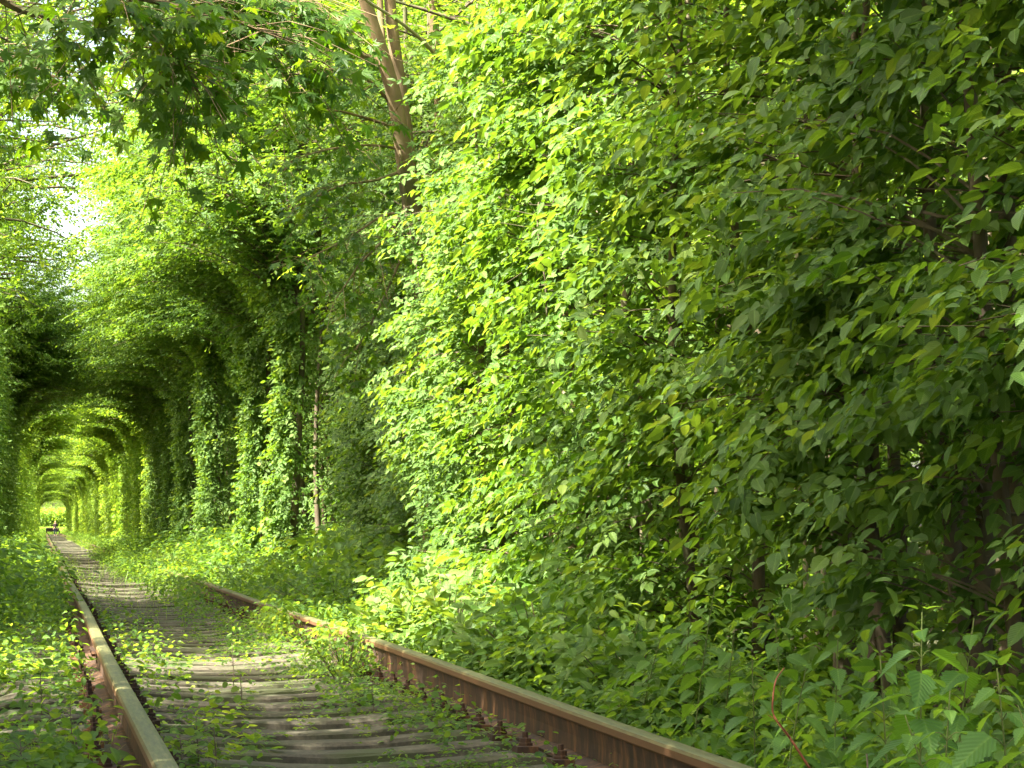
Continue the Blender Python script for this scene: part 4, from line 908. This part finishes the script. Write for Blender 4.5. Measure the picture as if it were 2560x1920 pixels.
NT = [(922, 612, 5.9, 'tallest nettle, in front of the dark gap'), (974, 618, 6.4, 'nettle just right of the tallest one'), (997, 668, 5.1, 'bright nettle at the right edge'),
      (880, 655, 6.3, 'nettle left of the tallest one, half hidden'), (838, 640, 7.6, 'nettle below the pale dry stems'), (715, 585, 9.6, 'blue green nettle by the middle of the verge'),
      (690, 600, 10.2, 'nettle left of the blue green one'), (735, 628, 9.0, 'broad nettle below the blue green one'), (775, 618, 8.8, 'nettle beside the dark trunk foot'),
      (660, 640, 10.5, 'small nettle nearest the right rail'), (1018, 705, 4.6, 'nettle cut by the right edge near the corner'), (950, 690, 5.3, 'nettle in front of the brown leaf litter'),
      (806, 668, 7.2, 'nettle behind the red twig'), (752, 655, 8.4, 'nettle between red twig and rail'), (905, 715, 5.2, 'low nettle at the lower right'), (640, 612, 11.4, 'farthest nettle near the sunlit bush')]
for i, (px, py, d, lb) in enumerate(NT):
    nettle(px, py, d, 300 + i, lb, (rs.normal(0, .10), rs.normal(0, .10)), .135 if i < 3 else rs.uniform(.10, .125))

def seedling(px, py, d, seed, label, n=9, ls=.085, spread=.11, toff=0.1):
    """young maple: a stem with a layered tuft of lobed leaves on stalks"""
    rng = np.random.RandomState(seed); top = at(px, py, d); zb = float(gz(top[0], top[1])); h = max(.06, top[2] - zb)
    paths = [([(0, 0, 0), (.01, 0, h * .5), (0, .01, h * .95)], .004, .002)]; L = ([], [], [], [], [], [])
    for i in range(n):
        a = i * 2.4 + rng.normal(0, .3); d_ = np.array([math.cos(a), math.sin(a), 0]); z = h * rng.uniform(.55, .95); r = spread * rng.uniform(.35, 1.1)
        e = d_ * r + [0, 0, z + r * .25]; paths.append(([(0, 0, z), d_ * r * .5 + [0, 0, z + r * .28], e], .0014, .0009))
        L[0].append(e); L[1].append(d_ + [0, 0, rng.uniform(-.4, 0)]); L[2].append(np.array([0, 0, 1.0]) + d_ * .15 + rng.normal(0, .22, 3)); L[3].append(ls * rng.uniform(.75, 1.2)); L[4].append(1); L[5].append(np.clip(.55 + toff + rng.normal(0, .15), 0, 1))
    return stemmed('maple_seedling', label, 'seedling', (top[0], top[1], zb), paths, L, LEAF_MAPLE, M['weed'], M['bark'], 'maple seedlings in the track')
SD = [(196, 712, 8.9, 16, .10, .2, 'bushy bright maple seedling right of the left rail'), (214, 722, 8.7, 10, .08, .2, 'small maple seedling touching the bare sleepers on the left'), (180, 730, 8.6, 9, .07, .1, 'darker maple seedling against the left rail'),
      (868, 742, 5.6, 4, .06, .15, 'pale big leaved maple seedling at the bottom right'), (372, 682, 11.8, 9, .09, .05, 'maple seedling in front of the dark rail web'), (545, 735, 9.6, 8, .06, .15, 'lobed seedling left of the orange rail clamp'),
      (232, 640, 13.8, 8, .08, .0, 'maple seedling overhanging the middle sleepers on the left'), (20, 735, 8.4, 9, .09, .1, 'maple seedling at the bottom left corner'), (70, 700, 9.4, 8, .08, .0, 'maple seedling outside the left rail'), (40, 660, 11, 8, .09, .05, 'maple seedling higher up the left verge'),
      (510, 640, 15, 8, .1, .0, 'maple seedling at the edge of the sunlit patch'), (240, 668, 12, 7, .06, .1, 'light green seedling on the sunlit strip')]
for i, (px, py, d, n, sprd, to, lb) in enumerate(SD): seedling(px, py, d, 400 + i, lb, n, .13 if i == 3 else .075, sprd, to)

def bush(name, label, px, py, d, rx, ry, h, n, ls, seed, tmpl, m, to=0.0, grp=None):
    """px, py: where its foot stands"""
    rng = np.random.RandomState(seed); b = at(px, py, d); zb = float(gz(b[0], b[1])); t = empty(name, (b[0], b[1], zb)); tag(t, label, 'bush', grp)
    sg, lg = Geo(), Geo(); SP, SA, SC = [], [], []
    for i in range(n):
        a = rng.uniform(0, 6.28); rr = rng.uniform(.1, 1) ** .5; e = np.array([math.cos(a) * rx * rr, math.sin(a) * ry * rr, h * rng.uniform(.25, 1) * (1 - .35 * rr * rr)])
        s = np.array([e[0] * .15, e[1] * .15, 0]); q = smooth_path([s, s + (e - s) * [.3, .3, .55], e], 3)
        tube(sg, q, np.linspace(.006, .002, len(q)), 4, cap=False)
        for k in range(4):
            u = rng.uniform(.35, 1); pt = s + (e - s) * u; SP.append(pt + rng.normal(0, .03, 3)); SA.append(nrm(e - s) * .5 + rng.normal(0, .6, 3) * [1, 1, .4]); SC.append(np.array([-.3, -.25, 1.0]) + rng.normal(0, .3, 3))
    P, Dv, N, sz, tb = spray_leaves(rng, np.array(SP), np.array(SA), np.array(SC), 7, .2, ls); ok = P[:, 2] > 0
    put_leaves(lg, tmpl, P[ok], Dv[ok], N[ok], sz[ok], 1, np.clip(tb[ok] + to, 0, 1))
    link('stems', sg.mesh('stems', M['bark']), t); link('foliage', lg.mesh('foliage', m), t)
BG = 'bushes along the track'
bush('bush', 'low dense bush growing over the right rail in the middle distance', 345, 668, 14.6, .30, .85, .46, 110, .042, 501, LEAF_MID, M['weed'], 0, BG)
bush('bush', 'big sunlit bush with broad pale leaves at the foot of the leaf wall', 448, 632, 16.6, .62, 1.5, .85, 210, .09, 502, LEAF_HI, M['hornbeam'], .1, BG)
bush('bush', 'broad leaved bush between the sunlit bush and the nettles', 545, 648, 13.8, .5, 1.2, .72, 150, .085, 503, LEAF_HI, M['hornbeam'], 0, BG)
bush('bush', 'small sunlit bush beside the track under the leafy pillars', 160, 572, 44, .5, 2.5, .7, 110, .08, 504, LEAF_MID, M['weed'], .15, BG)
bush('bush', 'round bush at the foot of the second leafy pillar', 255, 560, 33, .7, 2.0, .8, 110, .08, 505, LEAF_MID, M['hornbeam'], .05, BG)
bush('bush', 'dark green bush at the foot of the recess', 340, 590, 24, .7, 1.6, .7, 120, .075, 506, LEAF_MID, M['hornbeam'], -.05, BG)

for i, (px, py, d, h, lb) in enumerate([(640, 668, 11.6, .62, 'leafy bush at the wall foot, right of the broad leaved one'), (690, 660, 10.8, .5, 'small bush left of the dark gap'), (985, 720, 6.6, .5, 'bush under the nettles at the right edge')]):
    bush('bush', lb, px, py, d, .38, .8, h, 90, .08, 520 + i, LEAF_HI, M['hornbeam'], 0, BG)
# ------------------------------------------------------------------ person and trolley far down the track
def skin_obj(name, pts, edges, radii, m, parent, root=0, levels=1):
    me = D2.meshes.new(name); me.from_pydata([tuple(p) for p in pts], edges, []); o = D2.objects.new(name, me); scene.collection.objects.link(o); o.parent = parent
    md = o.modifiers.new('skin', 'SKIN'); 
    for i, r in enumerate(radii):
        me.skin_vertices[0].data[i].radius = (r, r) if not isinstance(r, tuple) else r
    me.skin_vertices[0].data[root].use_root = True
    sb = o.modifiers.new('sub', 'SUBSURF'); sb.levels = levels; sb.render_levels = levels
    me.materials.append(m); return o
def person():
    p0 = at(55.2, 535.2, 292); z0 = -.05; t = empty('person', (p0[0], p0[1], z0), R(8))
    tag(t, 'person with reddish hair and dark clothes standing far down the track', 'person')
    sk = plain('skin', (.55, .33, .23)); P, E, Rr = [], [], []
    def chain(pts, rad, at_=None):
        last = at_
        for p, r in zip(pts, rad):
            P.append(p); Rr.append(r); 
            if last is not None: E.append((last, len(P) - 1))
            last = len(P) - 1
        return last
    chain([(0, 0, .92)], [.13]); chain([(0, 0, 1.05), (0, .01, 1.22), (0, .01, 1.36), (0, 0, 1.44), (0, -.01, 1.52), (0, -.015, 1.60), (0, -.01, 1.68)], [.12, .14, .13, .055, .055, .08, .065], 0)
    for s in (-1, 1):
        f = chain([(s * .09, 0, .84), (s * .10, -.02, .48), (s * .10, .02, .08), (s * .11, -.12, .035)], [.085, .055, .04, .032], 0)
        h = chain([(s * .17, 0, 1.36), (s * .22, 0, 1.10), (s * .23, -.06, .87), (s * .23, -.08, .80)], [.055, .042, .03, .03], 3)
        for k, (dx, L) in enumerate(((-.03, .075), (-.01, .085), (.01, .08), (.03, .065))):
            chain([(s * .23 + dx * .3, -.085 + dx, .77), (s * .23, -.09 + dx * 1.1, .77 - L * .5), (s * .225, -.08 + dx * 1.1, .77 - L)], [.010, .009, .008], h)
        chain([(s * .215, -.12, .80), (s * .205, -.13, .76)], [.010, .009], h)
    skin_obj('body', P, E, Rr, sk, t)
    skin_obj('jacket', [(0, 0, .86), (0, 0, 1.05), (0, .01, 1.22), (0, .01, 1.37), (0, 0, 1.43), (-.18, 0, 1.365), (-.225, 0, 1.10), (-.235, -.06, .88), (.18, 0, 1.365), (.225, 0, 1.10), (.235, -.06, .88)], [(0, 1), (1, 2), (2, 3), (3, 4), (3, 5), (5, 6), (6, 7), (3, 8), (8, 9), (9, 10)], [.17, .15, .17, .15, .07, .07, .058, .045, .07, .058, .045], plain('jacket_cloth', (.03, .012, .01)), t)
    skin_obj('trousers', [(0, 0, .93), (-.09, 0, .84), (-.10, -.02, .48), (-.10, .02, .09), (.09, 0, .84), (.10, -.02, .48), (.10, .02, .09)], [(0, 1), (1, 2), (2, 3), (0, 4), (4, 5), (5, 6)], [.145, .10, .072, .06, .10, .072, .06], plain('trousers_cloth', (.012, .02, .035)), t)
    skin_obj('hair', [(0, .01, 1.70), (0, .035, 1.62), (0, .05, 1.50), (0, .05, 1.40)], [(0, 1), (1, 2), (2, 3)], [.085, .10, .085, .05], plain('red_hair', (.30, .06, .02)), t)
person()
def trolley():
    t = empty('trolley', (1.13, 318, .18)); tag(t, 'low dark trolley with a pale flat top standing across the rails beside the person', 'trolley')
    g = Geo(); box(g, -.95, .75, -1.1, 1.1, .62, .68); link('deck', g.mesh('deck', plain('pale_boards', (.45, .40, .33))), t)
    g = Geo(); box(g, -.9, .7, -1.0, 1.0, .2, .62); link('frame', g.mesh('frame', plain('dark_frame', (.03, .02, .015))), t)
    for x in (-.797, .795):
        for y_ in (-.7, .7):
            g = Geo(); tube(g, [(x - .05, y_, .17), (x + .05, y_, .17)], .17, 16); link('wheel', g.mesh('wheel', M['rust']), t)
trolley()
